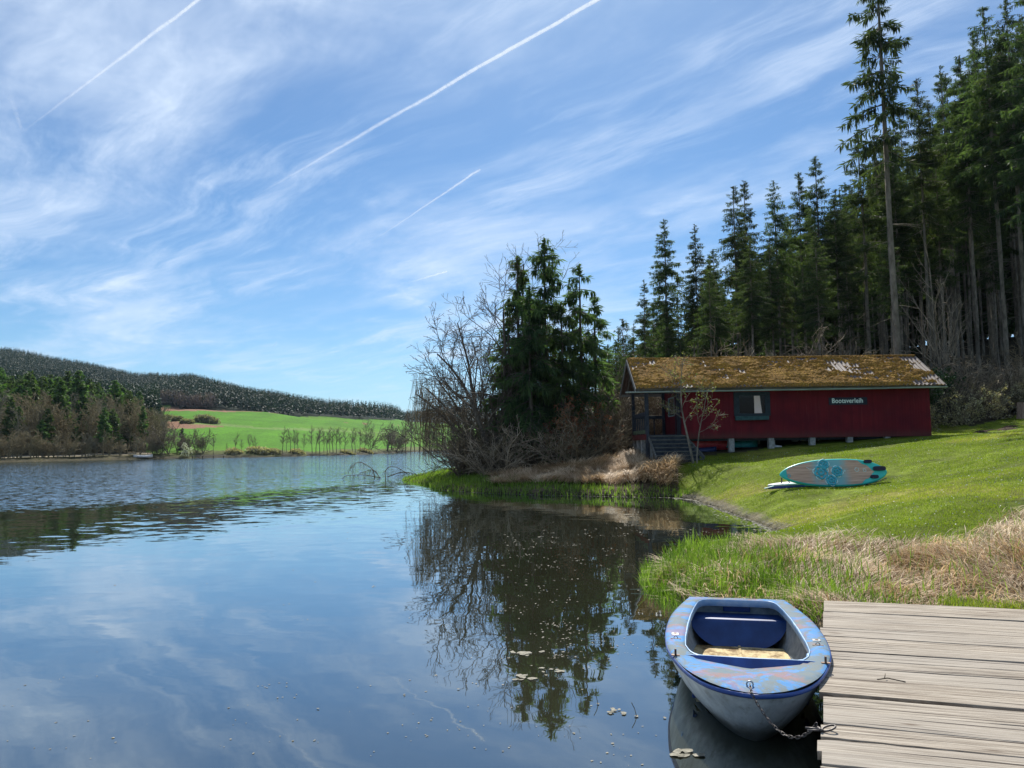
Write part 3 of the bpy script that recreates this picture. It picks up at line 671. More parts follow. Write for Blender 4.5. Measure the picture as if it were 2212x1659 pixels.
for i in range(20):
    shrub(R0.uniform(990, 1100), R0.uniform(38.5, 44), R0.uniform(2.4, 4.2), 'tangled leafless shrub in the brown brush under the trees on the spit', 'leafless shrubs on the spit', k=R0.choice([1, 4, 1, 4, 0]))
for i in range(30):
    u = R0.uniform(1325, 1470); Y = R0.uniform(39.5, 47)
    shrub(u, Y, R0.uniform(2.4, 4.2), 'tall leafless shrub in the thicket behind the porch and left of the hut', 'leafless shrubs behind the porch', k=R0.choice([0, 2, 3, 1]))
for i in range(30):
    X = R0.uniform(8, 19.5); Y = R0.uniform(41.5, 47)
    shrub(0, Y, R0.uniform(2.8, 5.2), 'leafless shrub tip showing over the roof of the red hut', 'leafless shrubs behind the hut', X=X, k=R0.choice([0, 2, 2, 3, 1]))
for i in range(44):
    X = R0.uniform(19.3, 29); Y = R0.uniform(38.8, 45.5)
    if X < 20.5: Y = R0.uniform(37.5, 44)
    shrub(0, Y, R0.uniform(1.5, 3.6), 'tangled leafless shrub in the thicket right of the red hut', 'leafless shrubs right of the hut', X=X, k=R0.choice([0, 2, 2, 3, 1]))
# shrubs that keep brown or pale leaves
def leafy(seed, H, trunks, leafmat, nleaf, size, name, label, bark, spread=.5, cat='shrub', group=None, **kw):
    ends = []; tm, cm = bare(seed, H, H * .012, (0, 0, 1), trunks=trunks, spread=spread, ends=ends, **kw)
    rng = np.random.RandomState(seed); E = np.array(ends); P = E[rng.randint(0, len(E), nleaf)] + rng.normal(0, .05, (nleaf, 3)); D = rng.normal(0, 1, (nleaf, 3)); D[:, 2] -= .3
    V, Fc, tn = sprays(P, D, np.full(nleaf, size) * rng.uniform(.6, 1.2, nleaf), np.full(nleaf, size * .28), rng, rng.uniform(0, 1, nleaf))
    root = tree_proto(name, label, cat, tm, cm, bark, bark, group, crown='branches')
    link('leaves', npmesh(name + '_leaves', V, Fc, tn), leafmat, root); return root
skw = dict(n=[7, 6, 5], seg=[6, 4, 3], wig=[.13, .18, .22], up=[.03, .04, .02], upr=[0, 0, 0], tip=[.3, .3, .4], st=[.1, .1, .1], ang=[(20, 60), (25, 65), (25, 60)], rat=[.5, .5, .5], rr=[.6, .6, .6], ref=[1, 1.3, .65], rmin=.0075)
r_ = leafy(301, 3.4, 8, M_brownleaf, 2600, .12, 'beech_shrub', 'beech shrub still carrying rust-brown leaves below the drooping spruces', M_twig, **skw); put(r_, 1195, 38.5)
r2 = leafy(302, 3.0, 9, M_brownleaf, 2200, .11, 'beech_shrub', 'beech shrub with rust-brown leaves left of the porch', M_twig, **skw); put(r2, 1272, 38)
M_paleleaf = foliage('pale_old_leaves', (.22, .18, .11), (.50, .44, .30), .3, .1)
bl = Place(leafy(303, 1.7, 12, M_paleleaf, 1500, .10, 'bramble_bush', 'x', M_twigd, spread=.9, **skw))
for i, (X, Y) in enumerate([(19.8, 37.2), (21, 37.6), (22.3, 37.9), (23.6, 38.2), (24.8, 38.4), (26, 38.6), (27.2, 38.8), (22.8, 39.5), (25.5, 39.8)]):
    bl(X, Y, gz(X, Y), R0.uniform(.9, 1.3), R0.uniform(.8, 1.2), i * 1.3, 'low bramble bush with pale withered leaves along the lawn edge right of the hut', 'bramble bushes right of the hut')
M_darkleaf = foliage('ivy_leaves', (.01, .03, .012), (.05, .09, .03), .2, .2)
iv = Place(leafy(304, 2.6, 10, M_darkleaf, 3200, .12, 'evergreen_bush', 'x', M_twigd, spread=.5, **skw))
for X, Y, s_, lab in [(19.6, 38.6, 1.2, 'dark evergreen bush touching the right wall of the hut'), (20.8, 39.5, 1.25, 'dark evergreen bush two steps right of the hut'), (22.5, 40.8, 1.1, 'dark evergreen bush in the middle of the thicket right of the hut')]:
    iv(X, Y, gz(X, Y), s_, s_, X, lab)

# tall leafless tree at the right in front of the forest, apple tree by the porch
tm, cm = bare(61, 8.4, .085, (.03, 0, 1), trunks=3, spread=.2, n=[14, 9, 6, 4], wig=[.04, .06, .09, .14], st=[.12, .12, .1, .1], up=[.04, .09, .07, .03], rat=[.48, .45, .45, .5], ang=[(25, 50), (22, 45), (25, 50), (25, 55)], rmin=.0085)
put(tree_proto('bare_tree', 'large leafless tree with pale upswept branches right of the hut before the forest', 'tree', tm, cm, M_barkg, M_twigl), 2040, 43.5)
tm, cm = bare(67, 5.0, .06, (.75, -.1, .45), trunks=2, spread=.25, n=[12, 9, 7, 5], wig=[.06, .08, .12, .16], st=[.3, .15, .1, .1], up=[.02, .06, .05, .02], rat=[.5, .45, .45, .5], rmin=.008)
put(tree_proto('bare_tree', 'low leafless tree with long pale branches reaching in from the right edge', 'tree', tm, cm, M_barkg, M_twigl), 2120, 39.5, 0.2)
tm, cm = bare(71, 5.2, .08, (.1, 0, 1), trunks=2, spread=.2, n=[9, 7, 5, 3], st=[.3, .15, .1, .1], rmin=.007)
bt = Place(tree_proto('bare_tree', 'x', 'tree', tm, cm, M_barkg, M_twigl))
for X, Y, s_, lab in [(17.9, 43, .95, 'rounded leafless tree top showing above the right half of the hut roof'), (13.0, 42.5, .75, 'small leafless tree top showing above the middle of the hut roof'),
                      (5.0, 42.0, .9, 'leafless tree with pale twigs behind the porch'), (3.2, 41, .8, 'leafless tree standing between the porch and the brown brush')]:
    bt(X, Y, gz(X, Y), s_, s_, X, lab)
rt = leafy(401, 4.6, 2, M_bud, 650, .085, 'apple_tree', 'small forked apple tree with its first young leaves, beside the porch steps of the hut', M_barkg, cat='tree', spread=.22,
           n=[11, 9, 8, 6], seg=[7, 5, 4, 3], st=[.40, .15, .1, .1], ang=[(35, 70), (30, 65), (25, 60), (25, 60)], rat=[.42, .5, .5, .5], ref=[1, 1.9, 1, .5], rmin=.007)
put(rt, 1490, 32.2, .4)
# ------------------------------------------------------------------ the boat hire hut
HY = 34.0; HD = 3.8; XL = 7.5; XR = 18.5; ZF = 2.38; ZW0 = 2.18; XP = 5.9
EY, RY = HY - .55, HY + HD / 2; EZ = 4.42; RZ = 5.95; sl = (RZ - EZ) / (RY - EY); XA, XB = 5.42, 18.95
hut = tag(empty('boathouse', (XL, HY, 0)), 'red wooden boat hire hut with mossy corrugated roof on concrete piers', 'hut')
hx, hy = XL, HY
def hb(): return MB()
def HB(m, x0, x1, y0, y1, z0, z1): return m.box(x0 - hx, x1 - hx, y0 - hy, y1 - hy, z0, z1)
BY = HY + HD
# walls with window and door openings
WX0, WX1, WZ0, WZ1 = 9.95, 11.30, 3.22, 4.12
m = hb(); th = .08
HB(m, XL, WX0, HY, HY + th, ZW0, 4.55); HB(m, WX1, XR, HY, HY + th, ZW0, 4.55); HB(m, WX0, WX1, HY, HY + th, ZW0, WZ0); HB(m, WX0, WX1, HY, HY + th, WZ1, 4.55)
HB(m, XL, XR, BY - th, BY, ZW0, 4.55); HB(m, XR - th, XR, HY + th, BY - th, ZW0, 4.55)
DY0, DY1 = HY + .35, HY + 1.25; LWY0, LWY1 = HY + 1.55, HY + 2.9
HB(m, XL, XL + th, HY + th, DY0, ZW0, 4.55); HB(m, XL, XL + th, DY0, DY1, 4.32, 4.55); HB(m, XL, XL + th, DY1, LWY0, ZW0, 4.55); HB(m, XL, XL + th, LWY0, LWY1, ZW0, 3.25)
HB(m, XL, XL + th, LWY0, LWY1, 4.15, 4.55); HB(m, XL, XL + th, LWY1, BY - th, ZW0, 4.55)
for X in (XL, XR - th):   # gable triangles
    V = [(X - hx, 0, 4.55), (X - hx, HD, 4.55), (X - hx, HD / 2, RZ - .12), (X + th - hx, 0, 4.55), (X + th - hx, HD, 4.55), (X + th - hx, HD / 2, RZ - .12)]
    m.add(V, [(0, 1, 2), (3, 5, 4), (0, 3, 4, 1), (1, 4, 5, 2), (2, 5, 3, 0)])
m.build('wall', M_red, hut)
m = hb(); HB(m, XL + .1, XR - .1, HY + .09, BY - .09, ZF - .1, ZF); HB(m, XP, XL - .002, HY + .02, BY, ZF - .06, ZF)
m.build('floor', M_darkwood, hut)
m = hb(); HB(m, XP - .04, XP, HY - .04, BY + .04, ZW0 - .02, ZF + .02); m.build('porch_fascia', M_red, hut)
m = hb(); HB(m, XP, XL, HY - .04, HY, ZW0, ZF - .005); m.build('porch_beam', M_darkwood, hut)
# roof: corrugated sheets front and back
def roofsheet(ya, za, yb, zb, n=1):
    xs = np.arange(XA, XB + .001, .0225); ts = np.linspace(0, 1, 9); U, Tt = np.meshgrid(xs, ts, indexing='ij')
    zz_ = za + (zb - za) * Tt + .026 * np.sin(U * 2 * np.pi / .178); yy = ya + (yb - ya) * Tt
    ov = .012 * (np.floor(Tt * 1.999)); zz_ = zz_ - ov * 1
    V = np.stack([U - hx, yy - hy, zz_], -1).reshape(-1, 3); I_ = np.arange(len(xs) * 9).reshape(len(xs), 9)
    Fq = np.stack([I_[:-1, :-1], I_[1:, :-1], I_[1:, 1:], I_[:-1, 1:]], -1).reshape(-1, 4); return V, Fq
a_ = roofsheet(EY, EZ, RY, RZ); b_ = roofsheet(BY + .55, EZ, RY, RZ)
M_sheet, t, bs = mat('fibre_cement', None, .62, .45)
co = t.new('ShaderNodeTexCoord').outputs['Object']
n1 = t.noise(co, 1.3, 6, .65); n2 = t.noise(t.vec('MULTIPLY', co, (6, .8, .8)), 3, 6, .7)
t.put(bs.inputs['Base Color'], t.mix(t.mapr(n2, .40, .70), (.11, .075, .06), t.mix(t.mapr(n1, .5, .7), (.22, .16, .14), (.42, .36, .33))))
t.put(bs.inputs['Normal'], t.bump(n2, .3, .01))
roof = link('roof', npmesh('roof', *merge([a_, b_])), M_sheet, hut, True)
# moss cushions
xs = np.arange(XA, XB, .03); ts = np.linspace(0.0, 1.0, 100); U, Tt = np.meshgrid(xs, ts, indexing='ij')
Yw = EY + (RY - EY) * Tt; Lr = Tt * 3.0
den = fbm(U, Lr * 1.3, 1.5, 31, 4)
right = sst(U, 13.8, 15.3) * (1 - .75 * sst(U, 15.8, 16.6) * (1 - sst(U, 17.6, 18.4)) * (1 - sst(Tt, .45, .8)))
topm = np.where(U > 15.0, sst(Tt, .5, .9) * .0, 0)
bias = .22 - .15 * right * sst(Tt, .3, .8) - .09 * right + .10 * (1 - sst(np.abs(U - 6.5), 0, 3)) * 0
streak = .10 * sst(vnoise(U + Lr * .25, Lr * .15, .45, 8), .62, .9)
cush = fbm(U * 1.0, Lr * 2.0, .30, 55, 4)
hh = (den - .5) + bias - streak + (cush - .5) * .75
hz = np.clip(hh * .34, -.05, .085) + (fbm(U, Lr * 2, .09, 59, 2) - .5) * .035
ed = np.minimum(np.minimum(Tt, 1 - Tt + .05) * 30, 1); hz = hz + .011 * np.sin(U * 2 * np.pi / .178); hz = hz * ed - (1 - ed) * .03
Zw = EZ + (RZ - EZ) * Tt + hz + .008
V = np.stack([U - hx, Yw - hy - np.maximum(hz, 0) * .4, Zw], -1).reshape(-1, 3); I_ = np.arange(U.size).reshape(U.shape)
Fq = np.stack([I_[:-1, :-1], I_[1:, :-1], I_[1:, 1:], I_[:-1, 1:]], -1).reshape(-1, 4)
keep = (hz.ravel()[Fq] > -.035).any(1); Fq = Fq[keep]
M_moss, t, bs = mat('roof_moss', None, .95, .1)
co = t.new('ShaderNodeTexCoord').outputs['Object']; n1 = t.noise(co, 1.6, 6, .65); n2 = t.noise(co, 17, 5, .7)
t.put(bs.inputs['Base Color'], t.mix(t.mapr(n2, .35, .65), t.mix(t.mapr(n1, .38, .62), (.17, .08, .025), (.10, .07, .022)), t.mix(t.mapr(n1, .35, .65), (.46, .27, .045), (.38, .19, .05))))
t.put(bs.inputs['Normal'], t.bump(n2, .9, .03))
link('moss', npmesh('moss', V, Fq), M_moss, roof, False)
# ridge caps, barge boards, purlins, gutter
m = hb(); m.tube([(XA - hx, RY - hy, RZ + .01), (XB - hx, RY - hy, RZ + .01)], .065, 10); m.build('ridge_cap', M_moss, roof, True)
m = hb()
for X in (XA - .03, XB - .01):
    for (ya, yb) in ((EY - .02, RY), (BY + .57, RY)): m = hb(); m.beam((X - hx, ya - hy, EZ - .12), (X - hx, yb - hy, RZ - .10), .03, .20); m.build('barge_board', M_greywood, hut)
m = hb()
for (ya, za) in ((EY + .25, EZ - .0), (BY + .3, EZ - .0), (RY, RZ - .18)): HB(m, XA + .02, XB - .05, ya - .05, ya + .05, za - .1, za + .02)
m.build('purlin', M_greywood, hut)
m = hb()
for X in np.arange(XA + .3, XB, 1.05):
    m.beam((X - hx, EY + .06 - hy, EZ - .07), (X - hx, RY - hy, RZ - .09), .05, .1, ); m.beam((X - hx, BY + .5 - hy, EZ - .07), (X - hx, RY - hy, RZ - .09), .05, .1)
m.build('rafter', M_greywood, hut)
M_gut = simple('gutter_zinc', (.22, .27, .27), (.42, .50, .48), 4, .5, .4, .1, .002, stretch=(.3, 3, 3))
def gutter(x0, x1, z0, z1):
    m = MB(); V = []; k = 9; st = [(x0, z0), (x1, z1)]
    for X, Z in st:
        for r__ in (.062, .054):
            for i in range(k):
                an = math.pi + math.pi * i / (k - 1); V.append((X - hx, EY - .045 - hy + r__ * math.cos(an), Z + r__ * math.sin(an)))
    Fs = []
    for i in range(k - 1):
        Fs.append((i, i + 1, 2 * k + i + 1, 2 * k + i)); Fs.append((k + i, 3 * k + i, 3 * k + i + 1, k + i + 1)); Fs.append((i, k + i, k + i + 1, i + 1)); Fs.append((2 * k + i, 2 * k + i + 1, 3 * k + i + 1, 3 * k + i))
    Fs += [(0, 2 * k, 3 * k, k), (k - 1, 2 * k - 1, 4 * k - 1, 3 * k - 1)]
    m.add(V, Fs); return m.build('gutter', M_gut, hut, False)
gutter(4.95, 16.35, 4.26, 4.30); gutter(16.4, 18.98, 4.31, 4.33)
# porch posts, rails
def part(name, mt, *boxes, bev=.0):
    m = MB()
    for bb in boxes: HB(m, *bb)
    return m.build(name, mt, hut, bevel=bev)
part('porch_post', M_darkwood, (XP - .02, XP + .14, HY - .02, HY + .14, 1.3, EZ + .12), bev=.008)
part('porch_post', M_darkwood, (XP - .02, XP + .12, BY - .12, BY + .02, 1.6, EZ + .12), bev=.008)
part('porch_post', M_darkwood, (XL - .14, XL - .01, BY - .12, BY + .02, ZF, EZ + .1), bev=.008)
part('porch_rail', M_darkwood, (XP + .02, XP + .09, HY + .14, BY - .12, 3.22, 3.40), bev=.005)
part('porch_rail', M_darkwood, (XP + .12, XL - .14, BY - .08, BY - .02, 3.20, 3.36), bev=.005)
part('porch_rail', M_darkwood, (XP + .14, XL - .05, HY + .02, HY + .09, EZ - .22, EZ - .05), bev=.005)
for i in range(6):
    Y = HY + .14 + (HD - .26) * (i + 1) / 7; part('baluster', M_darkwood, (XP + .03, XP + .08, Y - .03, Y + .03, ZF, 3.22))
for i in range(2):
    X = XP + .12 + (XL - XP - .2) * (i + 1) / 3; part('baluster', M_darkwood, (X - .03, X + .03, BY - .075, BY - .025, ZF, 3.20))
M_greenb = simple('faded_green_board', (.06, .09, .05), (.14, .17, .10), 8, .8, .2, .2, .003)
part('kick_board', M_greenb, (XP - .0, XP + .03, HY + .15, BY - .13, ZF + .06, ZF + .22))
# steps
m = MB(); m2 = MB(); ns = 7
for i in range(ns):
    zt = ZF - .04 - (ZF - 1.3) * i / (ns - .6); y0 = HY - .05 - .19 * (i + 1); x0 = XP + .12 + i * .01; x1 = XL + .1 + i * .075
    HB(m, x0, x1, y0 - .03, y0 + .22, zt - .045, zt); HB(m2, x0 + .03, x1 - .03, y0 + .03, y0 + .055, zt - .17, zt - .047)
m.build('steps', M_steps, hut); m2.build('riser_boards', M_darkwood, hut)
for X, X2 in ((XP + .1, XP + .16), (XL + .12, XL + .58)): m = MB(); m.beam((X - hx, -.06, ZF - .14), (X2 - hx, -1.42, 1.36), .05, .15); m.build('stringer', M_steps, hut)
# door and side window
part('door', M_darkwood, (XL + .02, XL + .06, DY0, DY1, ZF, 4.32)); part('door_frame', M_darkwood, (XL - .02, XL + .0, DY0 - .08, DY0, ZF, 4.38), (XL - .02, XL, DY1, DY1 + .08, ZF, 4.38), (XL - .02, XL, DY0, DY1, 4.32, 4.38))
M_glass, t, bs = mat('window_glass', (.012, .016, .02), .06, .6)
M_frame = simple('window_frame_paint', (.006, .014, .022), (.018, .032, .042), 6, .5, .35, .1, .002)
M_framel = simple('light_frame', (.18, .26, .26), (.25, .35, .33), 6, .5, .35, .1, .002)
wi = part('side_window', M_framel, (XL - .01, XL + .03, LWY0, LWY0 + .05, 3.25, 4.15), (XL - .01, XL + .03, LWY1 - .05, LWY1, 3.25, 4.15), (XL - .01, XL + .03, LWY0 + .05, LWY1 - .05, 3.25, 3.30), (XL - .01, XL + .03, LWY0 + .05, LWY1 - .05, 4.10, 4.15))
m = MB(); HB(m, XL + .035, XL + .045, LWY0, LWY1, 3.25, 4.15); m.build('pane', M_glass, wi)
# front window: casing, shutters area, curtain, sill box
win = part('window', M_frame, (WX0 - .14, WX0 + .10, HY - .035, HY + .05, WZ0 - .06, WZ1 + .10), (WX1 - .10, WX1 + .12, HY - .035, HY + .05, WZ0 - .06, WZ1 + .10), (WX0 + .10, WX1 - .10, HY - .035, HY + .05, WZ1 - .05, WZ1 + .10), (WX0 + .10, WX1 - .10, HY - .035, HY + .05, WZ0 - .06, WZ0 + .05), bev=.004)
M_wg, t, bs = mat('clear_glass', (1, 1, 1), .02, .5); bs.inputs['Transmission Weight'].default_value = 1; bs.inputs['IOR'].default_value = 1.1
M_curt, t, bs = mat('curtain_cloth', None, .85, .1)
co = t.new('ShaderNodeTexCoord').outputs['Object']; t.put(bs.inputs['Base Color'], t.mix(t.noise(t.vec('MULTIPLY', co, (14, 1, .6)), 3, 3), (.70, .52, .46), (.90, .74, .68)))
m = MB(); HB(m, WX0 + .10, WX1 - .10, HY + .012, HY + .018, WZ0 + .05, WZ1 - .05); m.build('pane', M_glass, win)
xs_ = np.linspace(0, 1, 25); V = []; Fs = []
for j, (z__, xa, xb) in enumerate([(WZ1 - .07, 10.72, 10.98), (3.7, 10.72, 11.01), (WZ0 + .06, 10.72, 11.06)]):
    for s_ in xs_: V.append((xa + (xb - xa) * s_ - hx, .002 + .008 * math.sin(s_ * 22), z__))
for j in range(2):
    for i in range(24): Fs.append((j * 25 + i, j * 25 + i + 1, (j + 1) * 25 + i + 1, (j + 1) * 25 + i))
m = MB(); m.add(V, Fs); m.build('curtain', M_curt, win, True)
M_sill = simple('teal_box', (.015, .05, .055), (.04, .10, .10), 5, .6, .3, .2, .003)
m = MB(); HB(m, WX0 - .12, WX1 + .0, HY - .17, HY - .036, 2.97, 3.15); m.build('flower_box', M_sill, win, bevel=.006)
# sign
M_board = simple('sign_board', (.012, .016, .03), (.02, .026, .045), 5, .5, .3, .05, .002)
sg = part('sign', M_board, (14.02, 15.72, HY - .025, HY - .003, 3.60, 3.93), bev=.004); tag(sg, 'dark name board with pale lettering')
fc = bpy.data.curves.new('lettering', 'FONT'); fc.body = 'Bootsverleih'; fc.size = .29; fc.extrude = .004; fc.space_character = 1.06; fc.align_x = 'CENTER'; fc.align_y = 'CENTER'; fc.offset = .006
M_let, t, bs = mat('lettering', (.85, .95, .88), .6, .3)
tmp = bpy.data.objects.new('lettering_curve', fc); col.objects.link(tmp); lm = bpy.data.meshes.new_from_object(tmp.evaluated_get(bpy.context.evaluated_depsgraph_get())); bpy.data.objects.remove(tmp)
o = link('lettering', lm, M_let, sg); o.location = (14.84 - hx, -.031, 3.775); o.rotation_euler = (math.pi / 2, 0, 0); o.scale = (.88, 1, 1)
# piers
def pier(X, Y, w_=.24, zt=ZW0):
    zb = gz(X, Y) - .1
    m = MB(); HB(m, X - w_ / 2, X + w_ / 2, Y, Y + .24, zb, zt - .002); m.build('pier', M_concrete, hut, bevel=.012)
for u in (1578, 1664, 1753, 1834, 1915): pier((u - CX) / F * 34, HY + .03)
for X in (7.7, 9.6, 11.4, 13.2, 15., 16.8): pier(X, HY + 1.9, .26); pier(X + .1, BY - .3, .26)
for X, Y in ((XP + .16, HY + .0), (XP + .12, HY + 1.2), (XP + .12, HY + 2.4), (XP + .12, BY - .3), (XL - .3, BY - .3)): pier(X, Y, .27, ZW0 if Y > HY + .5 else 2.1)
m = hb(); HB(m, XL, XR, HY + .25, HY + .37, ZW0 - .1, ZW0 - .003); HB(m, XL, XR, HY + 1.95, HY + 2.1, ZW0 - .1, ZW0 - .003); m.build('floor_beam', M_darkwood, hut)

# ---- things stored under the hut
def canoe(name, label, X, Y, L, W_, H_, cmat, rz, up=False, cat='boat'):
    root = empty(name, (X, Y, gz(X, Y) + .02), rz); tag(root, label, cat)
    n = 17; k = 9; V = []; Fs = []
    for i in range(n):
        s_ = i / (n - 1) * 2 - 1; wd = W_ / 2 * (1 - abs(s_) ** 2.4) + .01; sh = H_ * (1 + .25 * s_ * s_)
        for j in range(k):
            a_ = math.pi * j / (k - 1); V.append((s_ * L / 2, -wd * math.cos(a_), sh - (sh) * math.sin(a_) ** .7 if not up else sh * math.sin(a_) ** .7))
    for i in range(n - 1):
        for j in range(k - 1): Fs.append((i * k + j, (i + 1) * k + j, (i + 1) * k + j + 1, i * k + j + 1))
    m = MB(); m.add(V, Fs); o = m.build('hull', cmat, root, True); so = o.modifiers.new('thickness', 'SOLIDIFY'); so.thickness = .015
    m = MB()
    for sgn in (-1, 1): m.tube([(s_ * L / 2, sgn * (W_ / 2 * (1 - abs(s_) ** 2.4) + .012), (H_ * (1 + .25 * s_ * s_) if not up else .01)) for s_ in np.linspace(-1, 1, 17)], .014, 6)
    m.build('gunwale', M_darkwood, root, True)
    return root
M_redhull = simple('red_hull', (.42, .03, .04), (.62, .07, .08), 4, .45, .4, .1, .002); M_tealhull = simple('teal_hull', (.01, .16, .17), (.03, .26, .27), 4, .45, .4, .1, .002)
M_bluehull = simple('dark_blue_hull', (.012, .02, .07), (.03, .045, .13), 4, .45, .4, .1, .002)
canoe('rowing_boat', 'red boat stored under the hut beside the porch steps', 8.75, HY + 1.15, 2.6, .8, .40, M_redhull, .06)
canoe('rowing_boat', 'upturned dark blue boat lying in front of the red boat under the hut', 8.3, HY + .65, 1.7, .5, .2, M_bluehull, -.03, True)
canoe('rowing_boat', 'upturned teal boat under the hut below the window', 10.35, HY + 1.2, 1.7, .7, .36, M_tealhull, .02, True)
X, Y = 11.75, HY + .55
ps = tag(empty('parasol_stand', (X, Y, gz(X, Y))), 'pale parasol foot with a short tube under the hut', 'parasol stand')
m = MB(); V = []; Fs = []
for r__, z__ in ((.30, .0), (.29, .05), (.06, .09), (.0, .09)):
    for i in range(20): V.append((r__ * math.cos(i * .31416), r__ * math.sin(i * .31416), z__))
for j in range(3):
    for i in range(20): Fs.append((j * 20 + i, j * 20 + (i + 1) % 20, (j + 1) * 20 + (i + 1) % 20, (j + 1) * 20 + i))
M_white = simple('weathered_white', (.5, .5, .5), (.75, .75, .73), 6, .6, .3, .1, .002)
m.add(V, Fs); m.build('base', M_white, ps, True); m = MB(); m.tube([(0, 0, .05), (0, 0, .36)], .018, 8); m.build('tube', M_white, ps)
for i, (X, Y, L, cat, lab) in enumerate([(13.6, HY + 1.3, 1.1, 'plank', 'pale plank lying crosswise under the middle of the hut'), (15.3, HY + 1.6, .9, 'plank', 'pale plank lying under the name board of the hut')]):
    p_ = tag(empty('plank', (X, Y, gz(X, Y) + .05), [.5, -.1][i]), lab, cat)
    m = MB(); m.box(-L / 2, L / 2, -.07, .07, 0, .03); m.build('board', M_white, p_, bevel=.004)

# ------------------------------------------------------------------ paddle boards on the lawn
def board_outline(L, W_, n=64, tail=.32):
    pts_ = []
    for i in range(n):
        a_ = 2 * math.pi * i / n; c_, s_ = math.cos(a_), math.sin(a_); e = .9
        X = L / 2 * math.copysign(abs(c_) ** (.86 if c_ > 0 else 1.0), c_); 
        k_ = X / (L / 2); wx = (1 - abs(k_) ** (2.9 if k_ > 0 else 2.1)) ** .62 if abs(k_) < 1 else 0
        pts_.append((X, math.copysign(1, s_) * W_ / 2 * wx if abs(s_) > 1e-6 else 0.))
    return pts_
def board_body(L, W_, thk):
    ol = board_outline(L, W_); n = len(ol); V = []; Fs = []
    prof = [(.0, .0), (.80, 0), (.93, .02), (1.0, .35), (1.0, .65), (.93, .98), (.80, 1.), (0, 1.)]
    for f_, z_ in prof:
        for X, Y in ol:
            ins = (1 - f_) * min(W_ / 2, .4) if f_ < 1 else 0
            V.append((X * (1 - (1 - f_) * (.16 if f_ > 0 else 1)), Y * (f_ if f_ < 1 else 1), z_ * thk + .05 * (X / (L / 2)) ** 2 * (-1 if X < 0 else -.4)))
    for j in range(len(prof) - 1):
        for i in range(n): Fs.append((j * n + i, j * n + (i + 1) % n, (j + 1) * n + (i + 1) % n, (j + 1) * n + i))
    m = MB(); m.add(V, Fs); return m
M_teal = simple('turquoise_board', (.02, .48, .42), (.05, .62, .54), 3, .35, .5, .02, .001)
M_tdk = simple('board_side', (.01, .20, .19), (.02, .28, .26), 3, .4, .5, .02, .001)
M_navy = simple('navy_board_side', (.015, .02, .16), (.03, .05, .28), 3, .4, .5, .02, .001)
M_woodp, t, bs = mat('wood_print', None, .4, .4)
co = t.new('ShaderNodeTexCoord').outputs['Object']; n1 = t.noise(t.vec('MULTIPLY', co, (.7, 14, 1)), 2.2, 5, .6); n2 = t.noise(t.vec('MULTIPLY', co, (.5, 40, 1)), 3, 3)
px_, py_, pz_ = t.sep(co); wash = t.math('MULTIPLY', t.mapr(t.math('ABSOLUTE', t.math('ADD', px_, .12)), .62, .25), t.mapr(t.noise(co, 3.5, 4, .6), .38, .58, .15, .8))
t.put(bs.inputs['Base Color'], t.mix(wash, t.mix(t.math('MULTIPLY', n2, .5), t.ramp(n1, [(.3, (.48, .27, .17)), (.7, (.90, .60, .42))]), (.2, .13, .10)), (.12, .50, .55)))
M_line = simple('pale_line_print', (.55, .85, .85), (.75, .95, .92), 5, .5, .3, 0); M_linet = simple('teal_line_print', (.05, .38, .48), (.10, .50, .58), 5, .5, .3, 0)
M_black = simple('black_rubber', (.008, .006, .02), (.02, .015, .035), 8, .4, .4, .1, .002)
BL, BW_ = 2.98, .80
pc = atY(1799, 1023, 21.6)
sup = tag(empty('paddle_board'), 'turquoise paddle board with wood and flower print, tipped on edge on the lawn', 'paddle board')
# local x = length, y = width, z = thickness (printed side +z facing the camera)
bx_ = Vector((1, 0, .012)).normalized(); tiltb = math.radians(72)
by_ = Vector((0, math.cos(tiltb), math.sin(tiltb))); bz_ = bx_.cross(by_); by_ = bz_.cross(bx_)
sup.matrix_world = Matrix(((bx_.x, by_.x, bz_.x, pc[0]), (bx_.y, by_.y, bz_.y, pc[1]), (bx_.z, by_.z, bz_.z, pc[2] + .0), (0, 0, 0, 1)))
o = board_body(BL, BW_, .12).build('hull', [M_teal], sup, True)
def flat(name, outline, z_, mt, parent, thk=.002):
    m = MB(); n = len(outline); V = [(x_, y_, z_) for x_, y_ in outline] + [(x_, y_, z_ + thk) for x_, y_ in outline]
    m.add(V, [tuple(range(n, 2 * n))] + [(i, (i + 1) % n, n + (i + 1) % n, n + i) for i in range(n)]); return m.build(name, mt, parent)
ZT = .12
def bend(x_): return .05 * (x_ / (BL / 2)) ** 2 * (-1 if x_ < 0 else -.4)
# wood deck print as a strip mesh that follows the deck
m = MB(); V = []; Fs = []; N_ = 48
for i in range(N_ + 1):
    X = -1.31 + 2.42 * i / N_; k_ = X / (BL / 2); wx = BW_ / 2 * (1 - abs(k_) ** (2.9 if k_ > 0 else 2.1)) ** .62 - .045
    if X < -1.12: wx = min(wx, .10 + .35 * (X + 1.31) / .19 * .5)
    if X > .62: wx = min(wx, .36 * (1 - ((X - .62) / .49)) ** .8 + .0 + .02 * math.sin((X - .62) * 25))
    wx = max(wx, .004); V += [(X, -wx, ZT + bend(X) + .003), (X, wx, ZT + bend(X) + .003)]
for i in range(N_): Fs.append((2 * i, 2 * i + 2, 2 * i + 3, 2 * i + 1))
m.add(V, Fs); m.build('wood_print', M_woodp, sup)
def bc(x, y): # crop pixel of the board -> board coordinates
    return ((x - 1175) / 1530 * BL, -(y - 375) / 375 * BW_)
def stroke(pts_, mt, r_=.009, closed=False):
    m = MB(); P3 = [(p_[0], p_[1], ZT + bend(p_[0]) + .006) for p_ in pts_]; m.tube(P3, r_, 5, closed); return m.build('drawn_line', mt, sup, True)
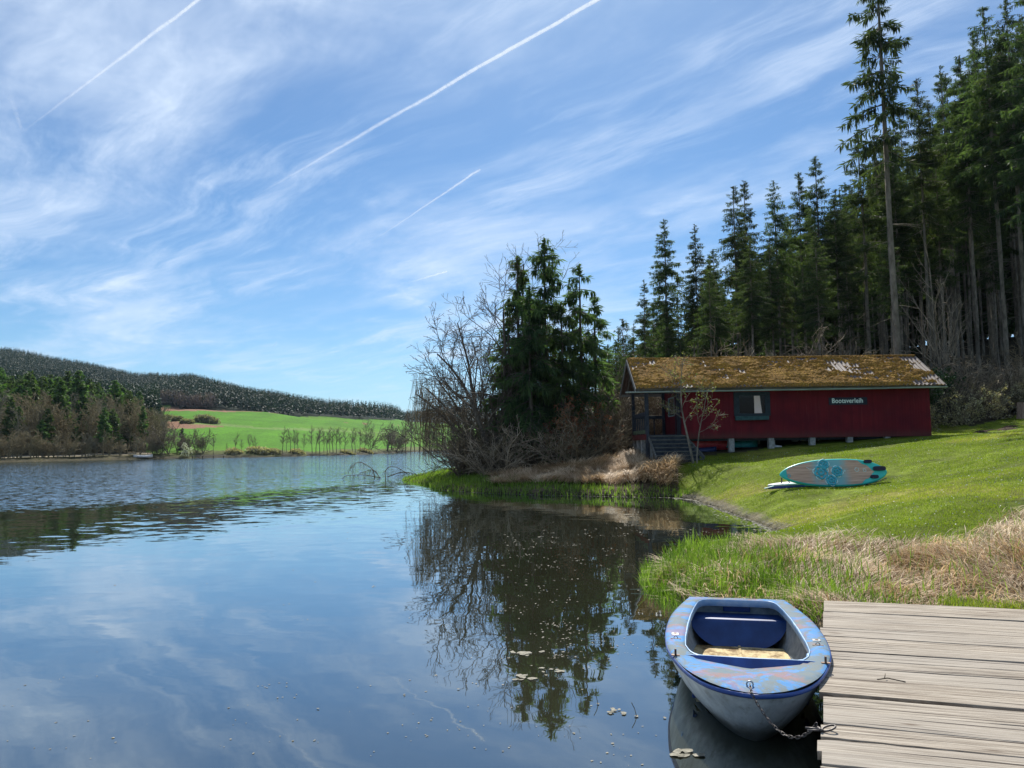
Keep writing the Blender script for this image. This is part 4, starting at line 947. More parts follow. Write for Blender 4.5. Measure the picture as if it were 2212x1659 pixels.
def flower(cx, cy, r_, n, rot, mt, rr=.009):
    pts_ = []
    for i in range(n * 10):
        a_ = 2 * math.pi * i / (n * 10); q = r_ * (.72 + .28 * abs(math.sin(a_ * n / 2))); pts_.append((cx + q * math.cos(a_ + rot), cy + q * math.sin(a_ + rot)))
    stroke(pts_, mt, rr, True)
for (x, y, s_, n_) in [(1040, 265, .14, 5), (985, 370, .20, 5), (1215, 365, .15, 6), (1110, 480, .15, 5)]:
    X, Y = bc(x, y); Y = max(min(Y, .25), -.26); flower(X, Y, s_ * 1.12, n_, x, M_line, .013); flower(X, Y, s_ * .90, n_, x + .5, M_linet, .030); flower(X, Y, s_ * .34, n_, x + .2, M_linet, .030); flower(X, Y, s_ * .55, n_, x + 1, M_linet, .011); flower(X, Y, s_ * .2, 4, x, M_line, .006)
stroke([bc(790, 295), bc(830, 320), bc(900, 335)], M_line, .006); flower(*bc(1500, 345), .06, 5, 0, M_line, .006); flower(*bc(1610, 355), .045, 4, 0, M_line, .006)
flower(*bc(525, 400), .045, 8, 0, M_linet, .008); flower(*bc(1322, 358), .02, 4, 0, M_line, .008)
for (x, y, a_, b_) in [(1678, 240, .11, .048), (1824, 337, .175, .062), (1730, 446, .11, .048)]:
    X, Y = bc(x, y); ol = []
    for i in range(28):
        q = 2 * math.pi * i / 28; c_, s_ = math.cos(q), math.sin(q); ol.append((X + math.copysign(abs(c_) ** .5, c_) * a_, Y + math.copysign(abs(s_) ** .5, s_) * b_))
    f_ = flat('fin_box', ol, ZT + bend(X) + .003, M_black, sup, .035)
# second board lying flat behind, with a carrying strap
p2 = atY(1735, 1047, 21.95)
sb2 = tag(empty('paddle_board'), 'white and navy paddle board lying flat on the lawn behind the turquoise one', 'paddle board')
zg = gz(p2[0], p2[1]); sb2.location = (p2[0] + .55, p2[1] + .12, zg + .06); sb2.rotation_euler = (math.radians(2), math.radians(-1.5), math.radians(3))
board_body(3.1, .78, .075).build('hull', M_navy, sb2, True)
m = board_body(3.1, .775, .055); o = m.build('deck_pad', M_white, sb2, True); o.location.z = .074
p_ = MB(); p_.tube([(-1.18, -.1, .11), (-1.17, -.1, .36), (-1.12, -.1, .38), (-.95, -.1, .12)], .017, 6); p_.build('strap', M_black, sb2, True)
m = MB(); m.beam((-1.72, -.2, -.01), (-1.45, -.2, .05), .07, .02); m.build('leash_tab', M_tealhull, sb2)
pg = atY(2212 - 330, 1046, 21.2)
# leash on the grass
m = MB(); L0 = atY(1872, 1048, 21.3); L1 = atY(1915, 1037, 21.9)
m.tube([(X, Y, gz(X, Y) + .03) for X, Y in [(L0[0] + (L1[0] - L0[0]) * q, L0[1] + (L1[1] - L0[1]) * q + .03 * math.sin(q * 9)) for q in np.linspace(0, 1, 10)]], .014, 6)
o = m.build('leash', M_black, None, True); tag(o, 'thin dark leash lying on the grass at the tail of the turquoise paddle board', 'leash')
# ------------------------------------------------------------------ the dock
DZ = .35
ey = np.array([at(1775, 1297, DZ), at(1768, 1659, DZ)]); e2 = (ey[1] - ey[0])[:2]; e2 /= np.linalg.norm(e2)
e1 = np.array([.952, -.306]); O = ey[0][:2]
dock = tag(empty('dock'), 'weathered grey wooden dock of wide planks beside the blue rowing boat', 'dock')
M_plank, t, bs = mat('weathered_planks', None, .85, .15)
co = t.new('ShaderNodeTexCoord').outputs['UV']; rnd = t.attr('tint')
cw = t.vec('ADD', co, t.comb(t.math('MULTIPLY', rnd, 37.), t.math('MULTIPLY', rnd, 11.)))
g1 = t.noise(t.vec('MULTIPLY', cw, (.7, 30, 1)), 1.5, 8, .7, .3); g2 = t.noise(t.vec('MULTIPLY', cw, (.8, 45, 1)), 1.6, 6, .75); g3 = t.noise(t.vec('MULTIPLY', cw, (1, 2, 1)), 1.4, 4, .6)
kn = t.new('ShaderNodeTexVoronoi', dict(feature='F1'), Vector=t.vec('MULTIPLY', cw, (1., 3.5, 1)), Scale=1.3).outputs[0]
crack = t.mapr(t.noise(t.vec('MULTIPLY', cw, (.35, 26, 1)), 1.3, 3, .5), .60, .66)
base = t.mix(t.mapr(g1, .28, .72), (.20, .16, .12), (.62, .555, .46)); base = t.mix(t.math('MULTIPLY', t.mapr(g2, .44, .60), .85), base, (.13, .10, .075))
base = t.mix(t.math('MULTIPLY', t.mapr(g3, .45, .70), .65), base, (.35, .31, .26)); base = t.mix(t.mapr(rnd, 0, 1, 0, .55, False), base, (.33, .30, .26))
base = t.mix(t.mapr(kn, .11, .04), base, (.12, .085, .06)); base = t.mix(t.math('MULTIPLY', crack, .9), base, (.045, .035, .03))
t.put(bs.inputs['Base Color'], base)
t.put(bs.inputs['Normal'], t.bump(t.math('SUBTRACT', t.math('ADD', g2, g1), t.math('MULTIPLY', crack, 1.2)), .7, .006))
vs = [(1350 + y * .479) * .864 for y in (318, 372, 457, 500, 535, 575, 613, 655, 712, 800, 878, 955, 1028, 1095, 1168)]
edges = []
for v in vs:
    p = at(1774 - (v - 1297) / 362 * 6, v, DZ)[:2]; edges.append(float((p - O) @ e2))
edges[0] = 0.
while edges[-1] < 7.2: edges.append(edges[-1] + R0.uniform(.13, .19))
rg = np.random.RandomState(4); V = []; Fs = []; UV = []; TN = []
LN = 5.2; NL = 44
for i in range(len(edges) - 1):
    g0 = rg.uniform(.0025, .0055); a0 = edges[i] + (.028 if i == 9 else g0 * 1.8); a1 = edges[i + 1] - rg.uniform(.004, .009)
    xs = np.linspace(0, 1, NL) ** 1.3 * LN; st = rg.uniform(-.012, .022); dz = rg.uniform(-.006, .006); ph = rg.uniform(0, 9)
    b0 = len(V); jag0 = .004 * np.sin(xs * 2.1 + ph) + .0025 * rg.normal(0, 1, NL); jag1 = .004 * np.sin(xs * 1.7 + ph * 2) + .0025 * rg.normal(0, 1, NL)
    if i in (1, 3, 6, 11, 12, 13, 9): jag0[:4] += np.array([.03, .018, .008, .003]) * rg.uniform(.3, 1)
    fan = rg.normal(0, .0022)
    for j, x_ in enumerate(xs):
        y0 = a0 + jag0[j] + fan * x_ ; y1 = a1 + jag1[j] + fan * x_; wz = dz + .004 * math.sin(x_ * 1.3 + ph)
        prof = [(y0 + .004, -.045), (y0, -.004), (y0 + .002, 0), ((y0 + y1) / 2, .0005), (y1 - .002, 0), (y1, -.004), (y1 - .004, -.045)]
        xo = x_ + (st if j == 0 else 0)
        for (yy, zz_) in prof:
            q = O + e1 * xo + e2 * yy; V.append((q[0], q[1], DZ + wz + zz_)); UV.append((x_ + i * 3.7, yy)); TN.append((i * .381) % 1)
    for j in range(NL - 1):
        for k in range(7):
            k2 = (k + 1) % 7; Fs.append((b0 + j * 7 + k, b0 + j * 7 + k2, b0 + (j + 1) * 7 + k2, b0 + (j + 1) * 7 + k))
    Fs2 = tuple(b0 + k for k in range(7))
    Fs.append(Fs2[:4] ); Fs.append((Fs2[0], Fs2[3], Fs2[4], Fs2[6])); Fs.append((Fs2[4], Fs2[5], Fs2[6], Fs2[4])) if False else None
me = npmesh('planks', np.array(V), np.array([f for f in Fs]), np.array(TN))
uvl = me.uv_layers.new(name='uv'); li = np.zeros(len(me.loops), np.int32); me.loops.foreach_get('vertex_index', li); uvl.data.foreach_set('uv', np.array(UV, np.float32)[li].ravel())
link('planks', me, M_plank, dock)
M_under = simple('dark_wet_timber', (.018, .014, .010), (.06, .045, .03), 6, .8, .3, .3, .005)
m = MB()
for off in (.10, 1.6, 3.2): 
    p0 = O + e1 * off + e2 * .12; p1 = O + e1 * off + e2 * 7.0; m.beam((p0[0], p0[1], DZ - .14), (p1[0], p1[1], DZ - .14), .12, .18)
m.build('bearer', M_under, dock)
for off in (.12, 3.2):
    for q in (.5, 2.4, 4.4, 6.4):
        p0 = O + e1 * off + e2 * q; m = MB(); m.tube([(p0[0], p0[1], -1.2), (p0[0], p0[1], DZ - .235)], .075, 10); m.build('post', M_under, dock, True)

# ------------------------------------------------------------------ the rowing boat (local: +x bow, y port, z up from the water)
bt_ = np.array([2.22, 7.85]); bn = at((1640 + 1200 * .2079) * .864, (1480 + 1208 * .2079) * .864, .40)[:2]
ba = math.atan2(bn[1] - bt_[1], bn[0] - bt_[0])
boat = tag(empty('rowing_boat', (bt_[0], bt_[1], 0), ba), 'old blue rowing boat with flaking blue and pink paint chained to the dock', 'boat')
SO = [(0, .457), (.1, .478), (.5, .552), (.85, .60), (1.2, .618), (1.6, .618), (2.0, .59), (2.3, .525), (2.55, .455), (2.75, .375), (2.9, .285), (2.985, .18), (3.02, .09), (3.03, 0)]
def halfw(): # dense half outline
    P = np.array(SO); ln_ = np.r_[0, np.cumsum(np.linalg.norm(np.diff(P, axis=0), axis=1))]; q = np.linspace(0, ln_[-1], 40)
    # smooth by Catmull-like resample
    xs = np.interp(q, ln_, P[:, 0]); ys = np.interp(q, ln_, P[:, 1])
    for _ in range(3): xs[1:-1] = (xs[:-2] + 2 * xs[1:-1] + xs[2:]) / 4; ys[1:-1] = (ys[:-2] + 2 * ys[1:-1] + ys[2:]) / 4
    return list(zip(xs, ys))
HWL = halfw(); OUT = HWL[:-1] + [(HWL[-1][0], 0.)] + [(x, -y) for x, y in HWL[:-1][::-1]]; NO = len(OUT)   # from port stern to starboard stern, open at the transom
GZ0 = .40
LV = [(GZ0, 1., 1., 0.), (.365, 1.0, 1.0, 0.), (.36, .985, .995, 0), (.25, .94, .965, .08), (.12, .86, .93, .22), (.0, .74, .895, .44), (-.08, .60, .86, .65), (-.14, .40, .82, .85), (-.16, .0, .80, 1.)]
def hullV(lv, inset=0.):
    V = []
    for z_, f_, e_, c_ in lv:
        for x_, y_ in OUT:
            yy = y_ * f_ * (1 - c_ * (x_ / 3.03) ** 4); V.append((max(x_ * e_ - (inset if x_ > 2.5 else -0), .0 + inset), math.copysign(max(abs(yy) - inset, 0), yy), z_ + (inset * .7 if inset else 0)))
    return V
def shell(lv, inset, name, mt, parent):
    V = hullV(lv, inset); m = MB(); Fs = []
    for j in range(len(lv) - 1):
        for i in range(NO - 1): Fs.append((j * NO + i, (j + 1) * NO + i, (j + 1) * NO + i + 1, j * NO + i + 1))
        Fs.append((j * NO + NO - 1, (j + 1) * NO + NO - 1, (j + 1) * NO, j * NO))   # transom strip
    m.add(V, Fs); return m.build(name, mt, parent, True)
M_hull, t, bs = mat('hull_gelcoat', None, .5, .4)
co = t.new('ShaderNodeTexCoord').outputs['Object']; x, y, z = t.sep(co); n1 = t.noise(co, 5, 8, .7); n2 = t.noise(co, 40, 4, .7); n3 = t.noise(t.vec('MULTIPLY', co, (1, 1, .15)), 14, 6, .7)
c_ = t.mix(t.mapr(n1, .35, .7), (.34, .38, .40), (.56, .60, .60)); c_ = t.mix(t.math('MULTIPLY', t.mapr(n3, .50, .68), .5), c_, (.17, .165, .13)); dirt = t.mapr(t.math('ADD', z, t.math('MULTIPLY', n1, .10)), .25, .09)
c_ = t.mix(t.math('MULTIPLY', dirt, .92), c_, (.05, .05, .038)); c_ = t.mix(t.mapr(n2, .64, .72), c_, (.12, .12, .11))
t.put(bs.inputs['Base Color'], c_); t.put(bs.inputs['Normal'], t.bump(n2, .2, .002))
M_paint, t, bs = mat('flaking_paint', None, .6, .12)
co = t.new('ShaderNodeTexCoord').outputs['Object']; x, y, z = t.sep(co)
st_ = t.vec('MULTIPLY', co, (1.0, 1.0, 1)); nA = t.noise(st_, 4.2, 10, .68, .6); nB = t.noise(t.vec('ADD', st_, (7.3, 2.1, 0)), 3.4, 9, .66, .8); nC = t.noise(co, 16, 8, .75, .5); nD = t.noise(co, 60, 5, .7)
rim = t.mapr(t.math('ABSOLUTE', y), .38, .56)
c_ = t.mix(t.mapr(nC, .35, .65), (.10, .17, .23), (.19, .215, .21))
c_ = t.mix(t.mapr(t.math('ADD', nA, t.math('MULTIPLY', nC, .25)), .60, .68), c_, (.075, .24, .50))
c_ = t.mix(t.math('MULTIPLY', t.mapr(t.math('ADD', nB, t.math('MULTIPLY', nC, .3)), .64, .76), .55), c_, (.34, .16, .15))
c_ = t.mix(t.math('MULTIPLY', t.mapr(nD, .56, .72), .5), c_, (.17, .14, .11))
c_ = t.mix(t.math('MULTIPLY', t.mapr(t.noise(co, 9, 6, .7), .55, .75), .5), c_, (.25, .24, .21))
t.put(bs.inputs['Base Color'], c_); t.put(bs.inputs['Normal'], t.bump(t.math('ADD', nC, nD), .25, .002)); t.put(bs.inputs['Roughness'], t.mapr(nC, .3, .7, .55, .85))
M_bluep = simple('blue_paint', (.018, .05, .20), (.03, .09, .32), 7, .45, .45, .15, .002)
M_bluel = simple('light_blue_edge', (.18, .36, .62), (.38, .52, .70), 9, .45, .45, .15, .002)
M_bluein = simple('blue_seat_paint', (.008, .032, .14), (.016, .06, .22), 6, .5, .4, .2, .002)
M_inner = simple('grey_inner', (.16, .19, .21), (.34, .37, .38), 9, .7, .3, .3, .003)
hull = shell(LV[2:], 0., 'hull', M_hull, boat)
rub = shell([(GZ0 - .004, 1.0, 1.0, 0), (.395, 1.012, 1.004, 0), (.372, 1.012, 1.004, 0), (.362, .985, .993, 0)], 0., 'rubbing_strip', M_bluep, boat)
shell([(.375, .93, .97, 0), (.25, .90, .95, .05), (.12, .84, .92, .16), (.0, .74, .885, .34), (-.045, .66, .87, .5)], .02, 'inner_shell', M_inner, boat)
# deck ring between gunwale and cockpit opening
IN = [(.10, 0), (.10, .20), (.105, .30), (.15, .345), (.25, .375), (.5, .405), (.85, .435), (1.25, .455), (1.7, .462), (1.95, .455), (2.12, .42), (2.21, .375), (2.235, .34), (2.24, .2), (2.24, 0)]
cxo = 1.25
def castin(an, poly):
    dx, dy = math.cos(an), math.sin(an); best = None
    for i in range(len(poly) - 1):
        (x0, y0), (x1, y1) = poly[i], poly[i + 1]; x0 -= cxo; x1 -= cxo; ex, ey_ = x1 - x0, y1 - y0; det = dx * (-ey_) + dy * ex
        if abs(det) < 1e-12: continue
        t_ = (x0 * (-ey_) + y0 * ex) / det; s_ = (dx * y0 - dy * x0) / det
        if t_ > 0 and -1e-6 <= s_ <= 1 + 1e-6: best = t_ if best is None else max(best, t_)
    return (cxo + dx * best, dy * best)
full_in = IN + [(x, -y) for x, y in IN[::-1]]; full_out = [(0, 0)] + OUT + [(0, 0)]; full_out = [(0, -.0001)] + [(0, .0)] + OUT + [(0, -.457), (0, -.0001)]
A_n = 140; ang = [math.pi * 2 * i / A_n + .011 for i in range(A_n)]
# include corner angles
for cxy in [(0, .457), (0, -.457)]: ang.append(math.atan2(cxy[1], cxy[0] - cxo) % (2 * math.pi))
ang = sorted(ang); An = len(ang)
V = []
for k_, q in enumerate((0, .04, .2, .4, .6, .8, .96, 1)):
    for a_ in ang:
        po = castin(a_, full_out); pi_ = castin(a_, full_in); x_ = po[0] * (1 - q) + pi_[0] * q; y_ = po[1] * (1 - q) + pi_[1] * q
        cam_ = .004 + (.035 * (1 - (y_ / .6) ** 2) * max(0, min(1, (x_ - 2.4) / .4)) * max(0, min(1, (3.03 - x_) / .4)) if x_ > 2.4 else 0) - ((.055 * max(0, 1 - abs(y_) / .5)) * max(0, min(1, (2.85 - x_) / .55)) if x_ > 2.236 else 0) + .008 * math.sin(math.pi * q)
        V.append((x_, y_, GZ0 + cam_ - (.004 if q in (0, 1) else 0)))
Fs = []
for k_ in range(7):
    for i in range(An): Fs.append((k_ * An + i, k_ * An + (i + 1) % An, (k_ + 1) * An + (i + 1) % An, (k_ + 1) * An + i))
m = MB(); m.add(V, Fs); m.build('deck', M_paint, boat, True)
V = []
for z_, g_ in ((GZ0 + .006, .0), (GZ0 + .010, -.010), (GZ0 - .0, -.014), (GZ0 - .055, -.010), (GZ0 - .06, 0.)):
    for a_ in ang:
        pi_ = castin(a_, full_in); dx, dy = pi_[0] - cxo, pi_[1]; L_ = math.hypot(dx, dy); V.append((pi_[0] + dx / L_ * g_, pi_[1] + dy / L_ * g_, z_))
Fs = []
for k_ in range(4):
    for i in range(An): Fs.append((k_ * An + i, k_ * An + (i + 1) % An, (k_ + 1) * An + (i + 1) % An, (k_ + 1) * An + i))
m = MB(); m.add(V, Fs); m.build('coaming', M_bluel, boat, True)
# stern seat with bowed front, floor board, thwart brackets, breakwater
def hw_at(x_, z_):
    zs = [l[0] for l in LV][::-1]; fs = [l[1] for l in LV][::-1]; f_ = np.interp(z_, zs, fs); xo = [p[0] for p in HWL]; yo = [p[1] for p in HWL]; return np.interp(x_, xo, yo) * f_
m = MB(); n = 25; V = []
rows = [(.03, .262), (.285, .262), (.30, .256), (.308, .235), (.345, .14), (.40, .05), (.43, .008)]
for x_, z_ in rows:
    for i in range(n):
        q = i / (n - 1) * 2 - 1; y_ = (hw_at(x_, max(z_, .0)) - .03) * q; V.append((x_ + (.015 * (1 - q * q) if x_ > .2 else 0), y_, z_ + (.12 * abs(q) ** 3 * (.2 - z_) / .2 if z_ < .2 else 0)))
Fs = [(j * n + i, j * n + i + 1, (j + 1) * n + i + 1, (j + 1) * n + i) for j in range(len(rows) - 1) for i in range(n - 1)]
m.add(V, Fs); m.build('stern_seat', M_bluein, boat, True)
m = MB(); m.box(.025, .05, -.13, .13, .28, .345); m.build('transom_block', M_bluein, boat, bevel=.008)
M_floor, t, bs = mat('stained_floor_board', None, .8, .2)
co = t.new('ShaderNodeTexCoord').outputs['Object']; n1 = t.noise(co, 6, 8, .7); n2 = t.noise(t.vec('MULTIPLY', co, (2, 25, 1)), 2, 4)
t.put(bs.inputs['Base Color'], t.mix(t.mapr(n1, .40, .62), t.mix(n2, (.50, .38, .18), (.72, .60, .36)), (.17, .10, .04)))
m = MB(); m.add([(.42, -.40, .035), (.42, .40, .035), (1.3, .47, .035), (2.1, .38, .035), (2.1, -.38, .035), (1.3, -.47, .035)], [(0, 1, 2, 5), (5, 2, 3, 4)])
m.build('floor_board', M_floor, boat)
m = MB(); m.box(.36, 2.1, -.012, .012, 0.0355, .045); m.build('keelson', M_floor, boat, bevel=.004)
for sg_ in (1, -1):
    m = MB(); m.box(1.86, 2.10, min(sg_ * .43, sg_ * .50), max(sg_ * .43, sg_ * .50), .20, .375); m.build('thwart_bracket', M_bluel, boat, bevel=.02)
m = MB(); m.box(1.90, 2.10, -.41, .41, .06, .085); m.build('thwart', M_bluein, boat, bevel=.006)
bw_ = [(2.245, .53), (2.262, .42), (2.285, .28), (2.315, .06), (2.32, 0), (2.315, -.06), (2.285, -.28), (2.262, -.42), (2.245, -.52)]; V = []
for x_, y_ in bw_:
    zb = GZ0 + .0 - (.055 * max(0, 1 - abs(y_) / .5)) - .004; tz = GZ0 + .014 - .012 * max(0, abs(y_) - .4) / .13
    V += [(x_, y_, zb), (2.235 + (x_ - 2.235) * .35, y_ * .985, tz), (2.222 + (x_ - 2.235) * .2, y_ * .98, tz - .002), (2.222, y_ * .97, GZ0)]
Fs = [(i * 4 + k_, (i + 1) * 4 + k_, (i + 1) * 4 + k_ + 1, i * 4 + k_ + 1) for i in range(8) for k_ in range(3)]
m = MB(); m.add(V, Fs); m.mi = [1 if (i % 3) == 1 else 0 for i in range(len(m.f))]; m.build('breakwater', [M_bluep, M_bluel], boat)
for sg_ in (1, -1):
    m = MB(); m.box(1.60, 1.66, sg_ * .54 - .03, sg_ * .54 + .03, GZ0 + .008, GZ0 + .016); m.build('rowlock_plate', M_metal, boat, bevel=.003)
    m = MB(); m.tube([(1.63, sg_ * .54, GZ0 + .016), (1.63, sg_ * .54, GZ0 + .0195)], .012, 10); m.build('rowlock_socket', M_rust, boat)
    m = MB(); m.box(1.77, 1.79, sg_ * .53 - .04, sg_ * .53 + .04, GZ0 + .008, GZ0 + .013); m.tube([(1.775, sg_ * .53 + .015 * c0, GZ0 + .012 + .018 * s0) for c0, s0 in [(math.cos(q), math.sin(q)) for q in np.linspace(0, 3.14, 8)]], .003, 5); m.build('deck_staple', M_rust, boat)
    m = MB(); m.tube([(2.27, sg_ * .515, GZ0 + .01), (2.27, sg_ * .515, GZ0 + .055)], .008, 8); m.box(2.255, 2.285, sg_ * .515 - .03, sg_ * .515 + .03, GZ0 + .008, GZ0 + .014); m.build('deck_cleat', M_rust, boat)
# bow ring bolt
loc = Vector((2.93, -.03, GZ0 + .008))
m = MB(); m.tube([(loc.x - .0, loc.y + .02 * math.cos(q), loc.z + .018 + .02 * math.sin(q)) for q in np.linspace(0, 2 * math.pi, 14)[:-1]], .005, 6, True); m.box(loc.x - .02, loc.x + .02, loc.y - .014, loc.y + .014, loc.z - .002, loc.z + .006)
m.build('ring_bolt', M_metal, boat, True)
bm_ = Matrix.Translation((bt_[0], bt_[1], 0)) @ Matrix.Rotation(ba, 4, 'Z')
# ------------------------------------------------------------------ chain to the dock
P0 = bm_ @ Vector((3.055, -.03, GZ0 + .012)); PB = bm_ @ Vector((2.94, -.03, GZ0 + .03)); pr = at(1790, 1568, DZ + .03); P1 = Vector(pr)
edge_pt = Vector(at(1766, 1573, DZ + .0))
M_chain = simple('chain_steel', (.035, .028, .025), (.16, .14, .13), 50, .5, .5, .1, .001, metal=.4)
pts_ = []
P1c = Vector((edge_pt.x - .0, edge_pt.y, DZ + .03))
for q in np.linspace(0, 1, 400):
    p_ = P0.lerp(P1c, q); p_.z -= 4 * .155 * q * (1 - q) * (1.0 + .25 * (q - .5)); 
    pts_.append(p_)
pts_ = [PB.lerp(P0, q) for q in np.linspace(0, 1, 40)[:-1]] + pts_
m = MB(); acc = 0; pitch_ = .0275; last = pts_[0]; k_ = 0
def link_mesh(m, c_, d_, up_, L_=.038, W_=.021, r_=.0027):
    d_ = d_.normalized(); s_ = d_.cross(up_).normalized(); P = []
    for i in range(14):
        a_ = 2 * math.pi * i / 14; ca, sa = math.cos(a_), math.sin(a_)
        P.append(c_ + d_ * ((L_ - W_) / 2 * (1 if ca > 0 else -1) + (W_ / 2) * ca) + s_ * (W_ / 2 - r_) * sa)
    m.tube(P, r_, 6, True)
for i in range(1, len(pts_)):
    if (pts_[i] - last).length >= pitch_:
        d_ = pts_[i] - last; c_ = (pts_[i] + last) / 2; up_ = Vector((0, 0, 1)) if k_ % 2 else d_.cross(Vector((0, 0, 1))).normalized()
        up_ = (up_ + Vector((.25, .2, .15))).normalized(); link_mesh(m, c_, d_, up_); last = pts_[i]; k_ += 1
ch = m.build('mooring_chain', M_chain, None, True); tag(ch, 'rusty steel chain hanging from the bow of the blue boat to the dock edge', 'chain')
rg_ = tag(empty('mooring_ring', (P1.x, P1.y, DZ)), 'iron shackle and ring lying at the dock edge, holding the boat chain', 'ring')
m = MB(); m.tube([(.0 + .036 * math.cos(q), .028 * math.sin(q), .018 + .012 * math.cos(q)) for q in np.linspace(0, 2 * math.pi, 22)[:-1]], .006, 8, True); m.build('ring', M_chain, rg_, True)
m = MB(); m.tube([(-.12, .028, .012), (-.04, .0, .012)], .006, 8); m.tube([(-.12, .0, .008), (-.035, -.014, .012)], .005, 8); m.tube([(-.05, -.024, .014), (-.05, .024, .014)], .0075, 8); m.build('shackle', M_chain, rg_, True)
# cracked twig lying on the planks
tw = at(1630 + 580, 1495, DZ); tw = at((1500 + 1470 * .479) * .864, (1350 + 735 * .479) * .864, DZ + .005)
m = MB(); m.tube([(tw[0] - .02, tw[1] + .02, DZ + .008), (tw[0] + .05, tw[1] + .02, DZ + .016), (tw[0] + .14, tw[1] - .04, DZ + .008)], .004, 5); m.tube([(tw[0] + .03, tw[1] + .02, DZ + .014), (tw[0] + .06, tw[1] + .07, DZ + .03)], .003, 5)
tag(m.build('twig', M_bark, None, True), 'small forked twig lying on the dock planks', 'twig')

# ------------------------------------------------------------------ grass and straw
def blades(rng, X, Y, Z, Hh, Wd, lean, seg=3, az_=None, curl=1.6, name='grass', mt=None, tint=None, azbias=None):
    n = len(X); az_ = rng.uniform(0, 2 * np.pi, n) if az_ is None else az_; dx, dy = np.cos(az_), np.sin(az_); f_ = az_ + rng.uniform(.8, 2.3, n); sx, sy = np.cos(f_), np.sin(f_)
    V = np.zeros((n, seg + 1, 2, 3))
    for k_ in range(seg + 1):
        q = k_ / seg; ww = Wd * (1 - q ** 1.5 * .92) * .5; off = Hh * lean * q ** curl; zz_ = Hh * (q - .5 * np.minimum(lean, 1.6) * q ** 2 * .8)
        cx_ = X + dx * off; cy_ = Y + dy * off
        V[:, k_, 0] = np.stack([cx_ - sx * ww, cy_ - sy * ww, Z + zz_], 1); V[:, k_, 1] = np.stack([cx_ + sx * ww, cy_ + sy * ww, Z + zz_], 1)
    I_ = np.arange(n * (seg + 1) * 2).reshape(n, seg + 1, 2)
    Fq = np.stack([I_[:, :-1, 0], I_[:, :-1, 1], I_[:, 1:, 1], I_[:, 1:, 0]], -1).reshape(-1, 4)
    tn = rng.uniform(0, 1, n) if tint is None else tint
    return V.reshape(-1, 3), Fq, np.repeat(tn, (seg + 1) * 2)
def stuff(name, parts, mt, label):
    V, Fq = merge([(p[0], p[1]) for p in parts]); o = link(name, npmesh(name, V, Fq, np.concatenate([p[2] for p in parts])), mt); tag(o, label, 'grass', kind='stuff'); return o
rng = np.random.RandomState(12)
# reeds by the boat
n = 30000; X = rng.uniform(1.7, 6.6, n); Y = rng.uniform(7.9, 15.2, n); z_, sd = ground_z(X, Y)
yt = np.interp(X, [2, 3.4, 4.3, 5.2, 6.2], [12.3, 13.6, 13.0, 11.8, 10.0])
okk = (sd > -.30) & (Y < yt + rng.normal(0, .25, n)) & (sd < 1.5 + rng.uniform(-.8, 1.5, n) + (Y < 9.6) * .3)
inb = (Y - O[1]) * 1 + (X - O[0]) * .318 < .12   # keep off the dock
okk &= X < 4.15 + rng.normal(0, .35, n); okk &= ~((X > 2.95) & inb); okk &= ~((X < 3.0) & (Y < 8.35)); okk &= fbm(X, Y, .5, 4, 2) > .22
X, Y, z_ , sd = X[okk], Y[okk], np.maximum(z_[okk], -.05), sd[okk]; n = len(X)
hgt = rng.uniform(.10, .35, n) * (.75 + .5 * fbm(X, Y, 1.2, 8, 2)); hgt = np.where(Y < 9.5, hgt * .72, hgt)
stuff('reed_grass', [blades(rng, X, Y, z_ - .03, hgt, rng.uniform(.010, .020, n), rng.uniform(.05, .65, n), 4, tint=np.clip(rng.uniform(-.1, .8, n) + (fbm(X, Y, .6, 24, 2) - .5) * 1.2, 0, 1))], M_reed, 'bright green reed blades at the water edge behind the boat')
# dead blades among reeds and straw bank
n = 90000; X = rng.uniform(2.0, 13, n); Y = rng.uniform(7.0, 14.6, n); z_, sd = ground_z(X, Y); bwv = bank_w(X, Y, sd)
clump = fbm(X, Y, .8, 41, 3); inb = (X > 2.95) & ((Y - O[1]) + (X - O[0]) * .318 < .08)
vis = (X / Y < .80)
okk = (rng.uniform(0, 1, n) < bwv * (.15 + 1.7 * (clump - .25)) * np.where(X < 3.6, .8, 1)) & (sd > -.05) & ~inb & vis; X, Y, z_, sd = X[okk], Y[okk], z_[okk], sd[okk]; n = len(X)
mound = np.maximum(fbm(X, Y, 1.1, 43, 2) - .42, 0) * 1.6
# direction field so that blades lie combed together
azf = fbm(X, Y, 1.4, 61, 2) * 14 + rng.normal(0, .7, n)
hh_ = rng.uniform(.09, .28, n)
st1 = blades(rng, X, Y, z_ + mound * .38 * rng.uniform(0, 1, n) - .03, hh_, rng.uniform(.009, .018, n), rng.uniform(.5, 2.2, n), 4, azf, 1.5, tint=np.clip(rng.uniform(0, .8, n) + (fbm(X, Y, .45, 47, 3) - .5) * 1.8, 0, 1))
stuff('dead_grass', [st1], M_straw, 'matted dead tan grass on the bank behind the dock and the boat')
# green shoots in the straw
n = 3800; X = rng.uniform(3.2, 12, n); Y = rng.uniform(7.2, 13.8, n); z_, sd = ground_z(X, Y); inb = (X > 2.95) & ((Y - O[1]) + (X - O[0]) * .318 < .08)
okk = (bank_w(X, Y, sd) > .3) & ~inb & (fbm(X, Y, 1.0, 44, 2) > .42) & (X / Y < .8); X, Y, z_ = X[okk], Y[okk], z_[okk]; n = len(X)
stuff('green_shoots', [blades(rng, X, Y, z_, rng.uniform(.15, .42, n), rng.uniform(.007, .013, n), rng.uniform(.1, .9, n), 3)], M_reed, 'young green blades growing through the dead grass behind the dock')
